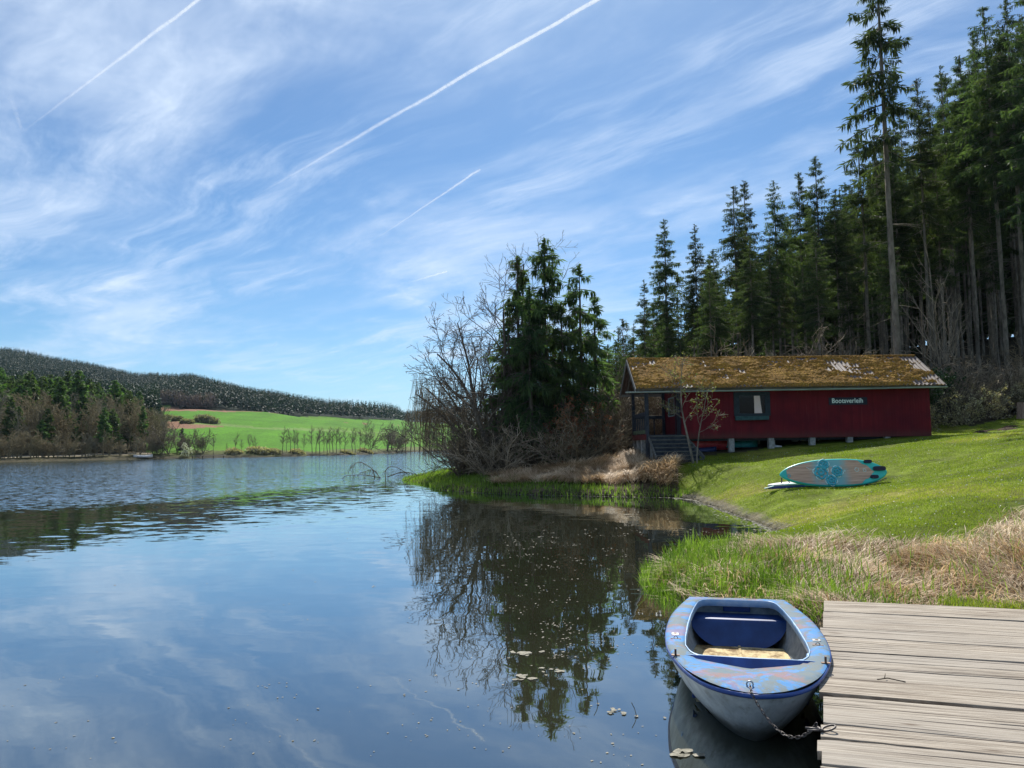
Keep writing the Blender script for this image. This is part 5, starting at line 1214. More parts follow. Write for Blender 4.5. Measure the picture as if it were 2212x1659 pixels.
# lawn blades
def lawn_pts(n, y0, y1, pw=1.6):
    Y = y0 + (y1 - y0) * rng.uniform(0, 1, n) ** pw; X = Y * rng.uniform(.10, .74, n); return X, Y
X, Y = lawn_pts(330000, 9.5, 38, 1.25); z_, sd = ground_z(X, Y); uq = CX + F * X / Y; lbq = np.interp(uq, [1380, 1450, 2010, 2100, 2212, 2600], [30.5, 33, 38, 36.5, 38.5, 40])
okk = (sd > .25) & (bank_w(X, Y, sd) < .4) & (Y < lbq) & (uq > 1430) & ((Y < 33) | (uq > 2010)) & (rng.uniform(0, 1, len(X)) < .45 + .55 * sst(fbm(X, Y, .35, 91, 2), .35, .6)) & (fbm(X, Y, 1.1, 93, 3) > .33)
X, Y, z_ = X[okk], Y[okk], z_[okk]; n = len(X)
tnl = np.clip(rng.uniform(0, .7, n) + sst(fbm(X, Y, 3.5, 12), .45, .65) * .5, 0, 1)
lw = blades(rng, X, Y, z_ - .005, rng.uniform(.015, .042, n) * (1 + Y / 50), rng.uniform(.005, .009, n) * (1 + Y / 18), rng.uniform(.1, .9, n), 1, tint=tnl)
stuff('lawn_grass', [lw], M_grassb, 'short sunlit lawn grass on the slope in front of the hut')
# short green patch at the right end of the dock
X = rng.uniform(4.3, 6.6, 14000); Y = rng.uniform(6.6, 9.0, 14000); z_, sd = ground_z(X, Y); dd = (Y - O[1]) + (X - O[0]) * .318
okk = (dd > .05) & (dd < .55 + .25 * fbm(X, Y, .5, 3, 2)) & (X / Y > .54); X, Y, z_ = X[okk], Y[okk], z_[okk]; n = len(X)
stuff('lawn_grass', [blades(rng, X, Y, np.maximum(z_, .3), rng.uniform(.03, .10, n), rng.uniform(.004, .008, n), rng.uniform(.1, .9, n), 2)], M_grassb, 'fresh short green grass patch behind the right end of the dock')
# daisies
X, Y = lawn_pts(3800, 10, 34, 1.); z_, sd = ground_z(X, Y); uq = CX + F * X / Y; okk = (sd > .5) & (bank_w(X, Y, sd) < .2) & (uq > 1480) & (Y < 32.5); X, Y, z_ = X[okk], Y[okk], z_[okk]; n = len(X)
P = np.stack([X, Y, z_ + .035], 1); D = rng.normal(0, 1, (n, 3)); D[:, 2] *= .4; V, Fq, tn = sprays(P, D, rng.uniform(.018, .034, n), rng.uniform(.006, .012, n), rng, np.ones(n))
o = link('daisies', npmesh('daisies', V, Fq, tn), M_white); tag(o, 'tiny white daisies dotted over the lawn', 'flowers', kind='stuff')
# spit: green sedge strip, straw mounds
n = 60000; X = rng.uniform(-11, 6.5, n); Y = rng.uniform(28, 49, n); z_, sd = ground_z(X, Y); uq = CX + F * X / Y
wd_ = np.interp(X, [-9, -4, 0, 4, 6.5], [1.6, 2.6, 2.3, 1.0, .4])
okk = (sd > -.15) & (sd < wd_ * (.6 + .8 * fbm(X, Y, 1., 15, 2))) & (uq > 700); X, Y, z_ = X[okk], Y[okk], z_[okk]; n = len(X)
stuff('sedge_grass', [blades(rng, X, Y, np.maximum(z_, 0) - .02, rng.uniform(.10, .32, n), rng.uniform(.018, .035, n), rng.uniform(.05, .7, n), 2)], M_reed, 'bright green sedge along the front edge of the spit')
n = 50000; X = rng.uniform(-2.5, 8.5, n); Y = rng.uniform(29, 36.5, n); z_, sd = ground_z(X, Y); uq = CX + F * X / Y
lim = np.interp(uq, [1040, 1120, 1300, 1440, 1465, 1520], [33.9, 33.0, 31.2, 29.0, 30.8, 33.5])
okk = (Y > lim) & (sd > .3) & (uq > 1060) & ((uq < 1462) | (Y > 32.5) & (uq < 1495)) & ~((X > XP - .1) & (Y > HY - 1.5)); X, Y, z_ = X[okk], Y[okk], z_[okk]; n = len(X)
mo = np.maximum(fbm(X, Y, 1.6, 71, 2) - .36, 0) * 1.6; mo = mo * .6 + .36 * np.exp(-((X - 5.25) / .95) ** 2 - ((Y - 30.4) / .9) ** 2) + .2 * np.exp(-((X - 3.0) / 1.2) ** 2 - ((Y - 31.6) / .8) ** 2)
azf = fbm(X, Y, 1.5, 62, 2) * 13 + rng.normal(0, .5, n)
stuff('dead_sedge', [blades(rng, X, Y, z_ + mo * rng.uniform(.1, 1, n), rng.uniform(.2, .5, n), rng.uniform(.016, .032, n), rng.uniform(.6, 2.4, n), 3, azf)], M_straw, 'heaped dead tan grass between the spit and the porch of the hut')
# molehills
M_soil = simple('fresh_soil', (.03, .02, .014), (.09, .06, .04), 20, .95, .1, .8, .02)
def mound(X, Y, r_, h_, seed):
    rs = np.random.RandomState(seed); V = [(0, 0, h_)]; Fs = []; n = 16
    for j, q in enumerate((.35, .7, 1.0)):
        for i in range(n): a_ = 2 * math.pi * i / n; k_ = q * r_ * rs.uniform(.8, 1.15); V.append((k_ * math.cos(a_) * 1.4, k_ * math.sin(a_), h_ * (1 - q ** 1.6) * rs.uniform(.75, 1.25) - (.04 if j == 2 else 0)))
    Fs = [(0, 1 + i, 1 + (i + 1) % n) for i in range(n)]
    for j in range(2):
        for i in range(n): Fs.append((1 + j * n + i, 1 + (j + 1) * n + i, 1 + (j + 1) * n + (i + 1) % n, 1 + j * n + (i + 1) % n))
    m = MB(); m.add(V, Fs); o = m.build('molehill', M_soil, None, True); o.location = (X, Y, gz(X, Y)); return o
for k_, (u, v, Y, r_, lab) in enumerate([(2123, 940, 32, .30, 'dark molehill nearest the hut corner'), (2142, 930, 33.6, .28, 'pair-like molehill behind the one nearest the hut'), (2158, 932, 33.1, .24, 'small molehill between the four others on the upper lawn'),
        (2178, 943, 31.5, .36, 'largest flat molehill lowest on the upper right lawn'), (2186, 923, 34.6, .34, 'farthest molehill on the upper right lawn near the stump')]):
    p = atY(u, v, Y); tag(mound(p[0], Y, r_, .09, k_), lab, 'molehill', 'molehills on the upper lawn')
p = at(1680 + 20, 1143, .35); p = atY(1694, 1144, 14.5)
# stump at the right edge
p = atY(2212, 905, 37.0); X, Y = p[0] + .15, 37.0
sp = tag(empty('tree_stump', (X, Y, gz(X, Y))), 'broad pale cut tree stump at the right edge above the lawn', 'stump')
m = MB(); V = []; n = 24; hs = (-.2, 0, .25, .72)
for j, z__ in enumerate(hs):
    for i in range(n): a_ = 2 * math.pi * i / n; k_ = .38 * (1.25, 1.12, 1.0, .97)[j] * (1 + .05 * math.sin(a_ * 5 + 1) + .03 * math.sin(a_ * 9)); V.append((k_ * math.cos(a_), k_ * math.sin(a_), z__))
Fs = [(j * n + i, j * n + (i + 1) % n, (j + 1) * n + (i + 1) % n, (j + 1) * n + i) for j in range(3) for i in range(n)]
m.add(V, Fs); M_stump = simple('stump_wood', (.22, .14, .10), (.42, .30, .23), 8, .9, .2, .5, .01, stretch=(3, 3, .6)); m.build('bark', M_stump, sp, True)
m = MB(); m.add([(.365 * math.cos(2 * math.pi * i / n), .365 * math.sin(2 * math.pi * i / n), .715) for i in range(n)], [tuple(range(n))]); m.build('cut_face', M_paleleaf if False else M_greywood, sp)

# ------------------------------------------------------------------ fallen branches in the water at the tip of the spit
def arc_branch(name, label, u, v, pts2, seed, twigs=20, r0=.05):
    b_ = at(u, v, 0); rs = np.random.RandomState(seed); lines = []
    for pl in pts2:
        P = np.array([(x_, (rs.uniform(-.3, .3) if j else 0), z__) for j, (x_, z__) in enumerate(pl)]); q = np.linspace(0, len(P) - 1, 14)
        Q_ = np.stack([np.interp(q, np.arange(len(P)), P[:, k_]) for k_ in range(3)], 1)
        for _ in range(2): Q_[1:-1] = (Q_[:-2] + Q_[1:-1] * 2 + Q_[2:]) / 4
        lines.append((Q_, np.linspace(r0, r0 * .3, 14)))
        for k_ in range(twigs // len(pts2)):
            s_ = Q_[rs.randint(3, 14)]; L_ = rs.uniform(.3, .9); tt_ = np.linspace(0, 1, 5); dx_ = rs.normal(0, .4)
            lines.append((np.c_[s_[0] + dx_ * tt_ * L_, s_[1] + rs.normal(0, .3) * tt_, s_[2] + (.15 * tt_ - L_ * tt_ ** 2 * .9)], np.linspace(.012, .006, 5)))
    me = npmesh(name, *tubes(lines, 5)); o = link(name, me, M_twigd, None, True); o.location = (b_[0], b_[1], 0); tag(o, label, 'branch', 'fallen branches in the water'); return o
arc_branch('fallen_branch', 'fallen branch with twigs dipping into the lake, farthest out from the spit', 780, 1033, [[(1.3, -.1), (.9, .5), (-.1, 1.15), (-.5, .85), (-.7, .5)], [(1.3, 0), (.2, .22), (-.9, .2), (-1.2, 0)], [(.9, 0), (.8, .6), (0, .35)]], 1, 60, .03)
arc_branch('fallen_branch', 'looped bare branch rising from the water between the farthest branch and the spit', 865, 1035, [[(-.9, -.1), (-1.0, .6), (-.4, .9), (.4, .35), (1.0, -.05)], [(-.8, .15), (.2, .5), (1.2, .2), (1.9, 0)]], 2, 40, .03)
arc_branch('fallen_branch', 'dark dead limb lying along the spit below the bare trees', 1000, 1022, [[(2.6, .1), (1.2, .8), (-.4, 1.2), (-1.6, 1.4)], [(2.6, .1), (.6, .7), (-.8, .75), (-1.9, .9)], [(2.9, 0), (2.2, .6), (1.1, .3)]], 3, 60, .07)
arc_branch('fallen_branch', 'dark dead limb leaning toward the sedge, right end of the fallen branches', 1080, 1025, [[(1.2, -.1), (.2, .8), (-1.4, 1.6), (-2.4, 1.7)], [(.8, 0), (-.2, .6), (-1.8, .7)]], 4, 50, .06)

# ------------------------------------------------------------------ floating leaves and scum
M_float = simple('floating_leaves', (.07, .065, .04), (.27, .25, .19), 25, .7, .3, .2, .003)
rs = np.random.RandomState(8); V = []; Fs = []
def flake(V, Fs, X, Y, r_, z0=.003):
    n = rs.randint(5, 9); b_ = len(V); a0 = rs.uniform(0, 6); e_ = rs.uniform(.45, 1); ro = rs.uniform(0, 3.1)
    for i in range(n):
        a_ = a0 + 2 * math.pi * i / n; k_ = r_ * rs.uniform(.6, 1.15); x_, y_ = k_ * math.cos(a_), k_ * math.sin(a_) * e_; V.append((X + x_ * math.cos(ro) - y_ * math.sin(ro), Y + x_ * math.sin(ro) + y_ * math.cos(ro), z0 + rs.uniform(-.001, .005) * (r_ / .05)))
    Fs.append(tuple(range(b_, b_ + n)))
for i in range(1100):
    k_ = rs.rand()
    if k_ < .62: u, v = rs.uniform(1090, 1640), 1120 + rs.gamma(2., 45)
    elif k_ < .8: u, v = rs.normal(1200, 80), rs.uniform(1250, 1480)
    elif k_ < .93: u, v = rs.uniform(600, 1440), rs.uniform(1150, 1650)
    else: u, v = rs.uniform(0, 1450), rs.uniform(1250, 1658)
    p = at(u, v, 0); 
    if shore_sd([p[:2]])[0] > -.1: continue
    if fbm(np.array([p[0]]), np.array([p[1]]), .9, 66, 2)[0] < .50 and rs.rand() < .90: continue
    q = bm_.inverted() @ Vector(p)
    if -.1 < q.x < 3.2 and abs(q.y) < .7: continue
    for _ in range(rs.choice([1, 1, 2, 3])): flake(V, Fs, p[0] + rs.normal(0, .05), p[1] + rs.normal(0, .06), rs.uniform(.004, .012) * (.5 + p[1] / 9))
m = MB(); m.add(V, Fs); o = m.build('floating_debris', M_float); tag(o, 'small floating leaves and flecks scattered on the calm water', 'leaves', kind='stuff')
# scum line along the shore
V = []; Fs = []
for i in range(2600):
    k_ = rs.randint(7, 17); A = SH[k_]; B = SH[k_ + 1]; q = rs.rand(); P = A + (B - A) * q; n_ = np.array([-(B - A)[1], (B - A)[0]]); n_ /= np.linalg.norm(n_)
    P = P + n_ * rs.normal(0, .16) * (1.4 if k_ in (8, 9) else .8); 
    flake(V, Fs, P[0], P[1], rs.uniform(.01, .03) * (1 + P[1] / 30), max(gz(P[0], P[1]), 0) + .004)
m = MB(); m.add(V, Fs); o = m.build('shore_litter', M_float); tag(o, 'pale dry litter washed up along the shore of the inlet', 'litter', kind='stuff')
lf = 0
for (u, v, r_, lab) in [(1145, 1414, .09, 'cluster of pale dead leaves on the water in the tree reflection, upper one'), (1193, 1448, .07, 'reddish dead leaf clump on the water right of the upper leaf cluster'),
        (1130, 1462, .09, 'largest clump of dead leaves floating in the tree reflection'), (1180, 1460, .035, 'single round leaf floating beside the largest clump'), (1272, 1442, .045, 'single pale leaf on the water two thirds of the way to the boat bow'),
        (1485, 1632, .08, 'leaf clump floating in front of the boat at the lower edge'), (1335, 1537, .06, 'leaf floating left of the boat, level with its chain'), (1375, 1548, .05, 'thin leaf with an upright stalk floating left of the boat bow'),
        (1292, 1522, .05, 'flat pale leaf floating alone left of the leaf with the stalk'), (1436, 1552, .04, 'small leaf floating next to the boat hull reflection'), (990, 1490, .035, 'lone brown leaf on the open blue water left of the tree reflection'), (686, 1532, .03, 'lone pale leaf on the open water toward the left')]:
    p = at(u, v, 0); V = []; Fs = []
    for _ in range(1 if r_ < .055 else 7): flake(V, Fs, rs.normal(0, r_ * .8) if r_ > .05 else 0, rs.normal(0, r_ * .5) if r_ > .05 else rs.normal(0, .01), r_ * rs.uniform(.3, .6), .006)
    m = MB(); m.add(V, Fs)
    if 'stalk' in lab: m.tube([(0, 0, .004), (-.01, .02, .05), (-.03, .03, .09)], .003, 5)
    o = m.build('floating_leaf', M_float); o.location = (p[0], p[1], 0); tag(o, lab, 'leaf', 'larger leaves floating on the lake')

# ------------------------------------------------------------------ far shore: alders, orchard trees, bushes
M_fartwig = simple('far_twigs', (.10, .085, .06), (.24, .20, .145), 2, .9, .2, 0)
fk = dict(n=[20, 10, 8], seg=[6, 4, 3], wig=[.08, .14, .18], up=[.05, .08, .05], upr=[0, .5, 0], tip=[.3, .3, .4], ang=[(30, 60), (30, 60), (25, 60)], rat=[.34, .5, .55], rr=[.5, .6, .6], ref=[1, 2.5, 1.2], rmin=.024)
fal = []
for i in range(4):
    tm, cm = bare(500 + i, 8, .13, st=[.35, .2, .1], **fk); fal.append(Place(tree_proto('alder', 'x', 'tree', tm, cm, M_fartwig, M_fartwig)))
fk2 = dict(fk); fk2['ang'] = [(35, 75), (30, 60), (25, 60)]; fk2['rat'] = [.6, .5, .5]; fk2['n'] = [14, 11, 9]; fk2['rmin'] = .032
fro = []
for i in range(3):
    tm, cm = bare(520 + i, 7, .16, (.1, 0, 1), trunks=3, spread=.35, st=[.15, .15, .1], **fk2); fro.append(Place(tree_proto('bare_tree', 'x', 'tree', tm, cm, M_fartwig, M_fartwig)))
def far_place(pl, u, v_top, lab, grp=None, off=2.5, wd=1., H0=8.):
    Ys = np.interp(u, [0, 150, 300, 450, 600, 740, 850, 950, 1000], [at(0, 999)[1], at(150, 995.5)[1], at(300, 992)[1], at(450, 989)[1], at(600, 986.5)[1], at(740, 983.5)[1], at(850, 979)[1], 350, 350])
    Y = Ys + off; p = atY(u, v_top, Y); zg = gz(p[0], Y); h_ = max(p[2] - zg, 1.0); pl(p[0], Y, zg, (h_ / H0) * wd, h_ / H0, R0.uniform(0, 6), lab, grp)
for u, v in [(611, 926), (619, 930), (628, 927), (637, 929), (645, 932), (657, 938), (675, 923), (683, 925), (691, 928), (700, 932), (707, 931), (713, 929), (720, 926), (727, 925), (735, 927), (744, 929), (761, 926), (768, 928), (777, 931), (786, 937)]:
    far_place(fal[R0.randrange(4)], u, v, 'thin leafless alder in the row on the far shore in front of the green field', 'alders in the row on the far shore', R0.uniform(2, 5), R0.uniform(.75, 1.1))
far_place(fro[1], 800, 912, 'tallest leafless tree at the right end of the alder row on the far shore', None, 8, .8, 7)
for u, v in [(836, 922), (846, 920), (856, 926), (868, 928)]: far_place(fro[R0.randrange(3)], u, v, 'leafless tree in the group on the far shore right of the alder row', 'trees on the far shore right of the alder row', R0.uniform(6, 20), .9, 7)
for u, v in [(876, 892), (887, 890), (896, 893), (905, 899), (918, 905), (932, 905), (945, 900)]: far_place(fal[R0.randrange(4)], u, v, 'tall bare tree on the far shore seen beside the willow twigs', 'tall bare trees beside the willow', R0.uniform(4, 20), .8)
for u, v in [(462, 940), (507, 938), (522, 950), (537, 941), (548, 938), (556, 944), (490, 958)]: far_place(fal[R0.randrange(4)], u, v, 'slender leafless tree standing alone at the field edge left of the alder row', 'slender trees left of the alder row', R0.uniform(2, 6), .8)
for u, v, lab in [(365, 918, 'rounded leafless orchard tree closest to the brown wood'), (382, 932, 'rounded leafless orchard tree second from the brown wood'), (405, 935, 'dark round leafless tree in front of the small conifer on the far shore'),
                  (425, 930, 'leaning leafless tree with forked trunk on the far shore'), (440, 934, 'rightmost rounded leafless tree of the orchard group'), (350, 915, 'leafless tree at the right end of the brown wood')]: far_place(fro[R0.randrange(3)], u, v, lab, None, R0.uniform(4, 9), 1.05, 7)
tm, cm = spruce(600, H=6, base=.05, R=1.7, nb=60, dens=.8, spray=.6, hang=.2, gaps=0, dead=0, wid=.3); r_ = tree_proto('conifer', 'small lone dark conifer standing behind the orchard trees on the far shore', 'conifer', tm, cm, M_bark, M_needleF)
Yc = at(393, 990)[1] + 14; p = atY(393, 925, Yc); zg = gz(p[0], Yc); r_.location = (p[0], Yc, zg); h_ = (p[2] - zg) / 6; r_.scale = (h_ * .8, h_ * .8, h_)
M_blossom = foliage('white_blossom', (.45, .45, .42), (.8, .8, .76), .3, 0)
r_ = leafy(610, 3.2, 5, M_blossom, 900, .22, 'blossom_shrub', 'shrub in white blossom among the orchard trees on the far shore', M_fartwig, **dict(skw, rmin=.02)); Yc = at(408, 990)[1] + 3; p = atY(409, 960, Yc); r_.location = (p[0], Yc, gz(p[0], Yc))
# rounded bush and hedge up in the field
M_bushl = foliage('field_bush_leaves', (.12, .11, .06), (.32, .29, .19), .3, .15)
def clump(name, label, X, Y, rx, ry, h_, n, size, cat, mt, seed):
    rs_ = np.random.RandomState(seed); a_ = rs_.uniform(0, 2 * np.pi, n); e_ = np.arccos(rs_.uniform(0, 1, n)); q = rs_.uniform(.6, 1, n) ** .5 * (1 + .12 * np.sin(a_ * 5) + .1 * rs_.normal(0, 1, n))
    x_ = X + rx * q * np.cos(a_) * np.sin(e_); y_ = Y + ry * q * np.sin(a_) * np.sin(e_); z__ = ground_z(x_, y_)[0] + h_ * q * np.cos(e_) ** .7
    V, Fq, tn = sprays(np.stack([x_, y_, z__], 1), rs_.normal(0, 1, (n, 3)) + [0, 0, .4], np.full(n, size) * rs_.uniform(.6, 1.3, n), np.full(n, size * .35), rs_, np.clip(rs_.uniform(0, .6, n) + .4 * z__ / (z__.max() + .1), 0, 1))
    o = link(name, npmesh(name, V, Fq, tn), mt); tag(o, label, cat); return o
Yb = Yof(445, 915); Xb = (445 - CX) / F * Yb; clump('round_bush', 'rounded bush standing alone on the green field across the lake', Xb, Yb, 5.4, 3.0, 3.1, 2600, .8, 'bush', M_bushl, 1)
for k_, (u, v, r_) in enumerate([(350, 907, 3.2), (366, 909, 2.9), (382, 911, 2.4), (398, 914, 1.6), (410, 914.5, 1.3)]):
    Yb = Yof(u, v + 2); clump('hedge_bush', ['first hedge bush next to the wood on the far field', 'second hedge bush on the far field', 'third hedge bush on the far field, midway to the round bush', 'low fourth hedge bush on the far field', 'low hedge bush touching the left of the round bush'][k_], (u - CX) / F * Yb, Yb, r_, 2.0, .8 + r_ * .4, 900, .9, 'bush', M_bushl, 10 + k_)
# bank reeds and bushes on the far shore left
for k_, (u, r_, h_) in enumerate([(505, 2.2, .6), (560, 4, 1.0), (592, 2, .5), (640, 2, .4), (750, 2.5, .5), (790, 2.5, .7)]):
    Yb = np.interp(u, [450, 600, 740, 850], [at(450, 989)[1], at(600, 986.5)[1], at(740, 983.5)[1], at(850, 979)[1]]) + 4
    clump('bank_bush', 'low brown bush on the far bank, number seen along the field edge' if False else ['low brown bush on the far bank left of the slender trees', 'broad pale brown bush on the far bank under the slender trees', 'low brown bush on the far bank just left of the alder row', 'low bush under the left alders of the far row', 'low bush under the right alders of the far row', 'low bush under the tallest tree at the end of the alder row'][k_], (u - CX) / F * Yb, Yb, r_ * .8, 1.6, h_, 420, .8, 'bush', M_paleleaf, 30 + k_)
# ------------------------------------------------------------------ near wood on the left shore
lcon = []
for i in range(4):
    tm, cm = spruce(700 + i, H=18, base=[.25, .3, .2, .35][i], R=[3.3, 3.0, 3.6, 3.0][i], nb=85, dens=1.2, droop=.3, spray=.95, hang=.12, gaps=0, dead=0, tk=5, wid=.24, topdroop=.2)
    lcon.append(Place(tree_proto('pine', 'x', 'pine', tm, cm, M_barkg, M_pine)))
fk3 = dict(n=[18, 13, 10], seg=[6, 4, 3], wig=[.08, .14, .18], up=[.05, .10, .06], upr=[0, .5, 0], tip=[.3, .3, .5], st=[.2, .15, .1], ang=[(30, 60), (30, 60), (25, 60)], rat=[.42, .5, .5], rr=[.5, .6, .7], ref=[1, 3.6, 1.7], rmin=.034)
M_fb1 = simple('wood_twigs_brown', (.15, .12, .065), (.33, .27, .155), 2, .9, .2, 0); M_fb2 = simple('wood_twigs_olive', (.13, .115, .06), (.29, .25, .15), 2, .9, .2, 0); M_fb3 = simple('wood_twigs_grey', (.115, .105, .07), (.26, .24, .165), 2, .9, .2, 0)
ldec = []
for i in range(4):
    tm, cm = bare(720 + i, 11, .16, trunks=2, spread=.15, **fk3); mm = [M_fb1, M_fb2, M_fb3, M_fb1][i]; ldec.append(Place(tree_proto('bare_tree', 'x', 'tree', tm, cm, mm, mm)))
silL = lambda u: float(np.interp(u, [-120, 0, 100, 200, 250, 290, 320, 345], [770, 777, 786, 803, 818, 836, 862, 880]))
used = []
def okp(X, Y, d):
    if any((X - a) ** 2 + (Y - b) ** 2 < d * d for a, b in used): return False
    used.append((X, Y)); return True
cnt = 0; tries = 0
while cnt < 165 and tries < 6000:
    tries += 1; u = R0.uniform(-90, 345); Y = R0.uniform(185, 330) if cnt > 40 else R0.uniform(185, 235)
    if Y < Yn(u) if False else False: continue
    X = (u - CX) / F * Y; sdv = shore_sd([(X, Y)])[0]
    if sdv < 22 or (u > 300 and Y > 235) or not okp(X, Y, 4.2): continue
    zg = gz(X, Y); zt = atY(u, silL(u) + R0.uniform(0, 60), Y)[2]; h_ = min(max(zt - zg, 9), R0.uniform(15, 22))
    lcon[R0.randrange(4)](X, Y, zg, R0.uniform(.85, 1.15) * h_ / 18, h_ / 18, R0.uniform(0, 6), 'dark green pine crown in the wood on the slope of the left shore', 'pines on the slope of the left shore'); cnt += 1
cnt = 0; tries = 0; used = []
while cnt < 125 and tries < 6000:
    tries += 1; u = R0.uniform(-70, 350); Ys = np.interp(u, [-100, 0, 150, 300, 450], [150, at(0, 999)[1], at(150, 995.5)[1], at(300, 992)[1], at(450, 989)[1]]); Y = Ys + R0.uniform(15, 50)
    X = (u - CX) / F * Y
    if not okp(X, Y, 3.0): continue
    zg = gz(X, Y); h_ = R0.uniform(9.5, 13.5) * (.8 if u > 320 else 1)
    ldec[R0.randrange(4)](X, Y, zg, R0.uniform(.8, 1.1) * h_ / 11, h_ / 11, R0.uniform(0, 6), 'leafless brown tree at the foot of the wood on the left shore', 'leafless trees at the foot of the left wood'); cnt += 1
for k_ in range(60):
    u = R0.uniform(-30, 345); Ys = np.interp(u, [0, 150, 300, 450], [at(0, 999)[1], at(150, 995.5)[1], at(300, 992)[1], at(450, 989)[1]])
    X = (u - CX) / F * (Ys + 4); 
    ldec[R0.randrange(4)](X, Ys + R0.uniform(3, 8), gz(X, Ys + 5), R0.uniform(.4, .6), R0.uniform(.2, .5), R0.uniform(0, 6), 'small leafless tree leaning over the water in front of the left shore path', 'small trees in front of the left shore path')
for k_ in range(34):
    u = R0.uniform(-40, 335); Ys = np.interp(u, [-100, 0, 150, 300, 450], [150, at(0, 999)[1], at(150, 995.5)[1], at(300, 992)[1], at(450, 989)[1]]); Y = Ys + R0.uniform(12, 45); X = (u - CX) / F * Y; h_ = R0.uniform(7, 13)
    lcon[R0.randrange(4)](X, Y, gz(X, Y), .75 * R0.uniform(.7, 1.1), h_ / 18, R0.uniform(0, 6), 'dark pine mixed among the leafless trees at the foot of the left wood', 'dark pines among the leafless trees of the left wood')
lcon[1](*[(lambda u, Y: ((u - CX) / F * Y))(225, 178), 178, gz((225 - CX) / F * 178, 178)], .62, .62, 1., 'dark low conifer reaching the water in the middle of the left shore')
# jetty, small boats and hut on the far bank
M_pale = simple('pale_boat_paint', (.45, .42, .38), (.72, .70, .66), 3, .6, .3, .1, .005)
for u, lab, L in [(310, 'pale upturned boat on the left bank beside the wood', 4.2), (343, 'pale boat on the far bank left of the orchard trees', 4.6), (356, 'small dark-rimmed boat next to the pale boat on the far bank', 3.6)]:
    Ys = at(u, 992)[1] + 3.2; X = (u - CX) / F * Ys; canoe('rowing_boat', lab, X, Ys, L, 1.4, .55, M_pale, .3, True)
Ys = at(395, 990)[1] + 2.5; X = (462 - CX) / F * Ys
jt = tag(empty('jetty', (X, Ys - 3.0, 0)), 'low grey jetty on the far shore right of the orchard trees', 'jetty')
m = MB(); m.box(-4, 4, -.6, .6, .45, .55); m.build('deck', M_greywood, jt)
for q in (-3.8, -1.3, 1.3, 3.8): m = MB(); m.tube([(q, -.5, -1), (q, -.5, .45)], .1, 6); m.build('post', M_under, jt)
# ------------------------------------------------------------------ forest on the far hills: one mass
rs = np.random.RandomState(99)
def hillwood(n, ulo, uhi, Y0, Y1, cond, hmin, hmax):
    u = rs.uniform(ulo, uhi, n); Y = np.exp(rs.uniform(math.log(Y0), math.log(Y1), n)); X = (u - CX) / F * Y; keep = cond(u, Y); X, Y, u = X[keep], Y[keep], u[keep]; z_, sd = ground_z(X, Y); keep = sd > 30; return X[keep], Y[keep], z_[keep], rs.uniform(hmin, hmax, keep.sum())
Yt = lambda u: np.interp(u, us, Ytop)
parts_ = [hillwood(13000, -120, 340, 330, 1500, lambda u, Y: Y > np.where(u > 300, 340, 330), 12, 19), hillwood(15000, 320, 1000, 400, 1500, lambda u, Y: Y > Yt(u) + 3, 11, 18), hillwood(5000, 840, 1500, 1300, 2100, lambda u, Y: Y > 0, 14, 20)]
X = np.concatenate([p[0] for p in parts_]); Y = np.concatenate([p[1] for p in parts_]); z_ = np.concatenate([p[2] for p in parts_]); Hh = np.concatenate([p[3] for p in parts_])
n = len(X); K = 20; k_ = np.tile(np.arange(K), n); b_ = np.repeat(np.arange(n), K); q = (k_ + rs.uniform(0, 1, n * K)) / K; az_ = rs.uniform(0, 2 * np.pi, n * K)
big = rs.uniform(.8, 1.25, n)[b_]; rad = Hh[b_] * .13 * (1 - q) ** .75 * big; P = np.stack([X[b_], Y[b_], z_[b_] + Hh[b_] * (.18 + .8 * q)], 1)
D = np.stack([np.cos(az_), np.sin(az_), rs.uniform(-.5, .4, n * K) + q * .8], 1)
dec = (fbm(X, Y, 90, 17, 2) > .60)
V, Fq, tn = sprays(P, D, rad * .9 + .5, (rad + .6) * .30, rs, np.clip(rs.uniform(0, .6, n)[b_] + 2.2 * (fbm(X, Y, 110, 17, 3)[b_] - .5) + .4 * (q - .5) + rs.uniform(-.15, .15, n * K), 0, 1))
o = link('hill_forest', npmesh('hill_forest', V, Fq, tn), M_needleF); tag(o, 'dark conifer forest covering the hills behind the fields', 'forest', kind='stuff')
# leafless wood edge above the brown field
n = 260; u = rs.uniform(345, 460, n); Y = np.interp(u, us, Ytop) + rs.uniform(2, 30, n); X = (u - CX) / F * Y; z_ = ground_z(X, Y)[0]; K = 30; b_ = np.repeat(np.arange(n), K)
P = np.stack([X[b_] + rs.normal(0, 1.6, n * K), Y[b_] + rs.normal(0, 1.6, n * K), z_[b_] + rs.uniform(1, 9, n * K)], 1); V, Fq, tn = sprays(P, rs.normal(0, .5, (n * K, 3)) + [0, 0, 1], rs.uniform(1.5, 3, n * K), np.full(n * K, .35), rs, rs.uniform(0, 1, n * K))
o = link('wood_edge', npmesh('wood_edge', V, Fq, tn), foliage('wood_edge_twigs', (.12, .085, .075), (.24, .18, .16), .1, 0)); tag(o, 'brownish leafless trees along the forest edge above the ploughed field', 'forest', kind='stuff')

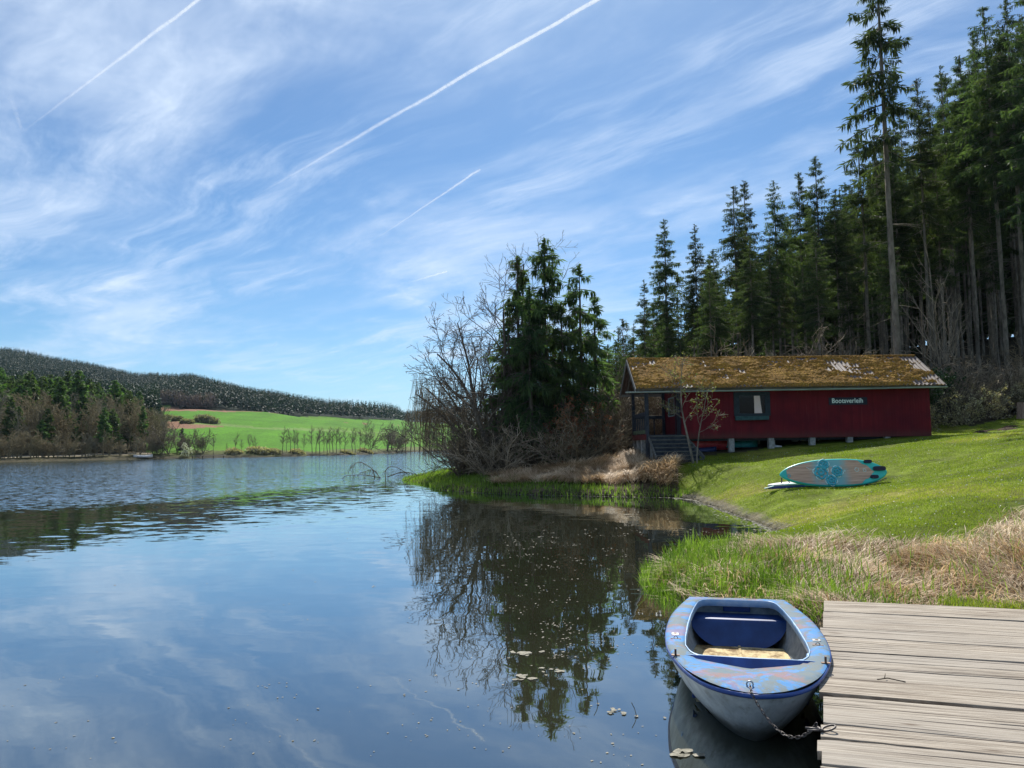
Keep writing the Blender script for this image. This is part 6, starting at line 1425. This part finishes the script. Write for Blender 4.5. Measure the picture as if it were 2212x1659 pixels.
# ------------------------------------------------------------------ contrails: tubes of ice cloud high above
def contrail(label, a, b, w0, w1, seed, H=4000., dens=1., frag=.2):
    pa = ray(*a); pb_ = ray(*b); pa = pa * (H / pa[2]); pb_ = pb_ * (H / pb_[2]); n = 120; k = 12; q = np.linspace(0, 1, n); rs_ = np.random.RandomState(seed)
    C_ = pa + (pb_ - pa) * q[:, None]; dist = np.linalg.norm(C_, axis=1); R_ = (w0 + (w1 - w0) * q) * .5 * dist / F
    lum = np.convolve(rs_.normal(0, 1, n + 8), np.ones(9) / 9, 'valid') * .5; R_ = R_ * (1 + lum * frag * 2.); C_[:, 2] += np.convolve(rs_.normal(0, 1, n + 8), np.ones(9) / 9, 'valid') * R_ * .5
    an = 2 * np.pi * np.arange(k) / k; d = (pb_ - pa) / np.linalg.norm(pb_ - pa); s_ = np.cross(d, [0, 0, 1.]); s_ /= np.linalg.norm(s_); t_ = np.cross(s_, d)
    V = (C_[:, None] + R_[:, None, None] * (s_ * np.cos(an)[:, None] + t_ * np.sin(an)[:, None])[None]).reshape(-1, 3); I_ = np.arange(n * k).reshape(n, k); J_ = np.roll(I_, -1, 1)
    Fq = np.stack([I_[:-1], J_[:-1], J_[1:], I_[1:]], -1).reshape(-1, 4)
    o = link('contrail', npmesh('contrail', V, Fq, np.repeat(np.clip(q * dens * 1.3 + .02, 0, 1), k)), M_trail, None, True); tag(o, label, 'contrail', 'contrails in the sky'); return o
M_trail, t, bs = mat('contrail_ice', (.95, .95, .95), 1., 0.)
lw_ = t.new('ShaderNodeLayerWeight', None, Blend=.5).outputs[1]; co = t.new('ShaderNodeTexCoord').outputs['Object']
nn = t.noise(co, .012, 6, .7); core = t.math('POWER', t.math('SUBTRACT', 1., lw_), 1.3)
al = t.math('MULTIPLY', t.math('MULTIPLY', core, t.mapr(nn, .3, .62, .35, 1.)), t.math('MULTIPLY', t.attr('tint'), .62), clamp=True)
tl = t.new('ShaderNodeBsdfTranslucent', None, Color=(1, 1, 1)); df = t.new('ShaderNodeBsdfDiffuse', None, Color=(1, 1, 1)); tp = t.new('ShaderNodeBsdfTransparent')
a1 = t.new('ShaderNodeMixShader', None, i0=.5, i1=df.outputs[0], i2=tl.outputs[0]); a2 = t.new('ShaderNodeMixShader', None, i0=al, i1=tp.outputs[0], i2=a1.outputs[0]); t.L.new(a2.outputs[0], t.N['Material Output'].inputs[0])
contrail('longest bright contrail crossing the upper middle of the sky', (540, 430), (1330, -25), 5, 10, 1, dens=1.0)
contrail('contrail in the upper left corner of the sky', (42, 290), (440, -10), 4, 8, 2, dens=.9)
contrail('medium contrail in the middle of the sky ending above the spit trees', (790, 530), (1036, 367), 3, 6, 3, dens=.9, frag=.05)
contrail('short faint contrail low above the leafless trees', (875, 612), (964, 587), 3, 4.5, 4, dens=.9, frag=.05)
contrail('tiny contrail dash low over the far hill', (586, 752), (598, 739), 3, 4, 5, dens=1.2, frag=.05)
contrail('faint steep contrail at the left edge of the sky', (18, 195), (46, 278), 12, 5, 6, dens=.4, frag=.3)

# ------------------------------------------------------------------ haze: even, thin air round the whole place
zb = float(GZ.min()) - 1; zt = float(GZ.max()) + 45; S = 5100
m = MB(); m.box(-S, S, -S, S, zb, zt); hb_ = m.build('haze', None); tag(hb_, 'thin pale haze filling the valley', 'haze', kind='stuff')
hm = bpy.data.materials.new('haze'); hm.use_nodes = True; t = NT(hm.node_tree); t.N.clear()
pv = t.new('ShaderNodeVolumePrincipled'); pv.inputs['Color'].default_value = (.6, .8, 1, 1); pv.inputs['Density'].default_value = .00004; pv.inputs['Anisotropy'].default_value = .3
ou = t.new('ShaderNodeOutputMaterial'); t.L.new(pv.outputs[0], ou.inputs['Volume']); hb_.data.materials.append(hm)
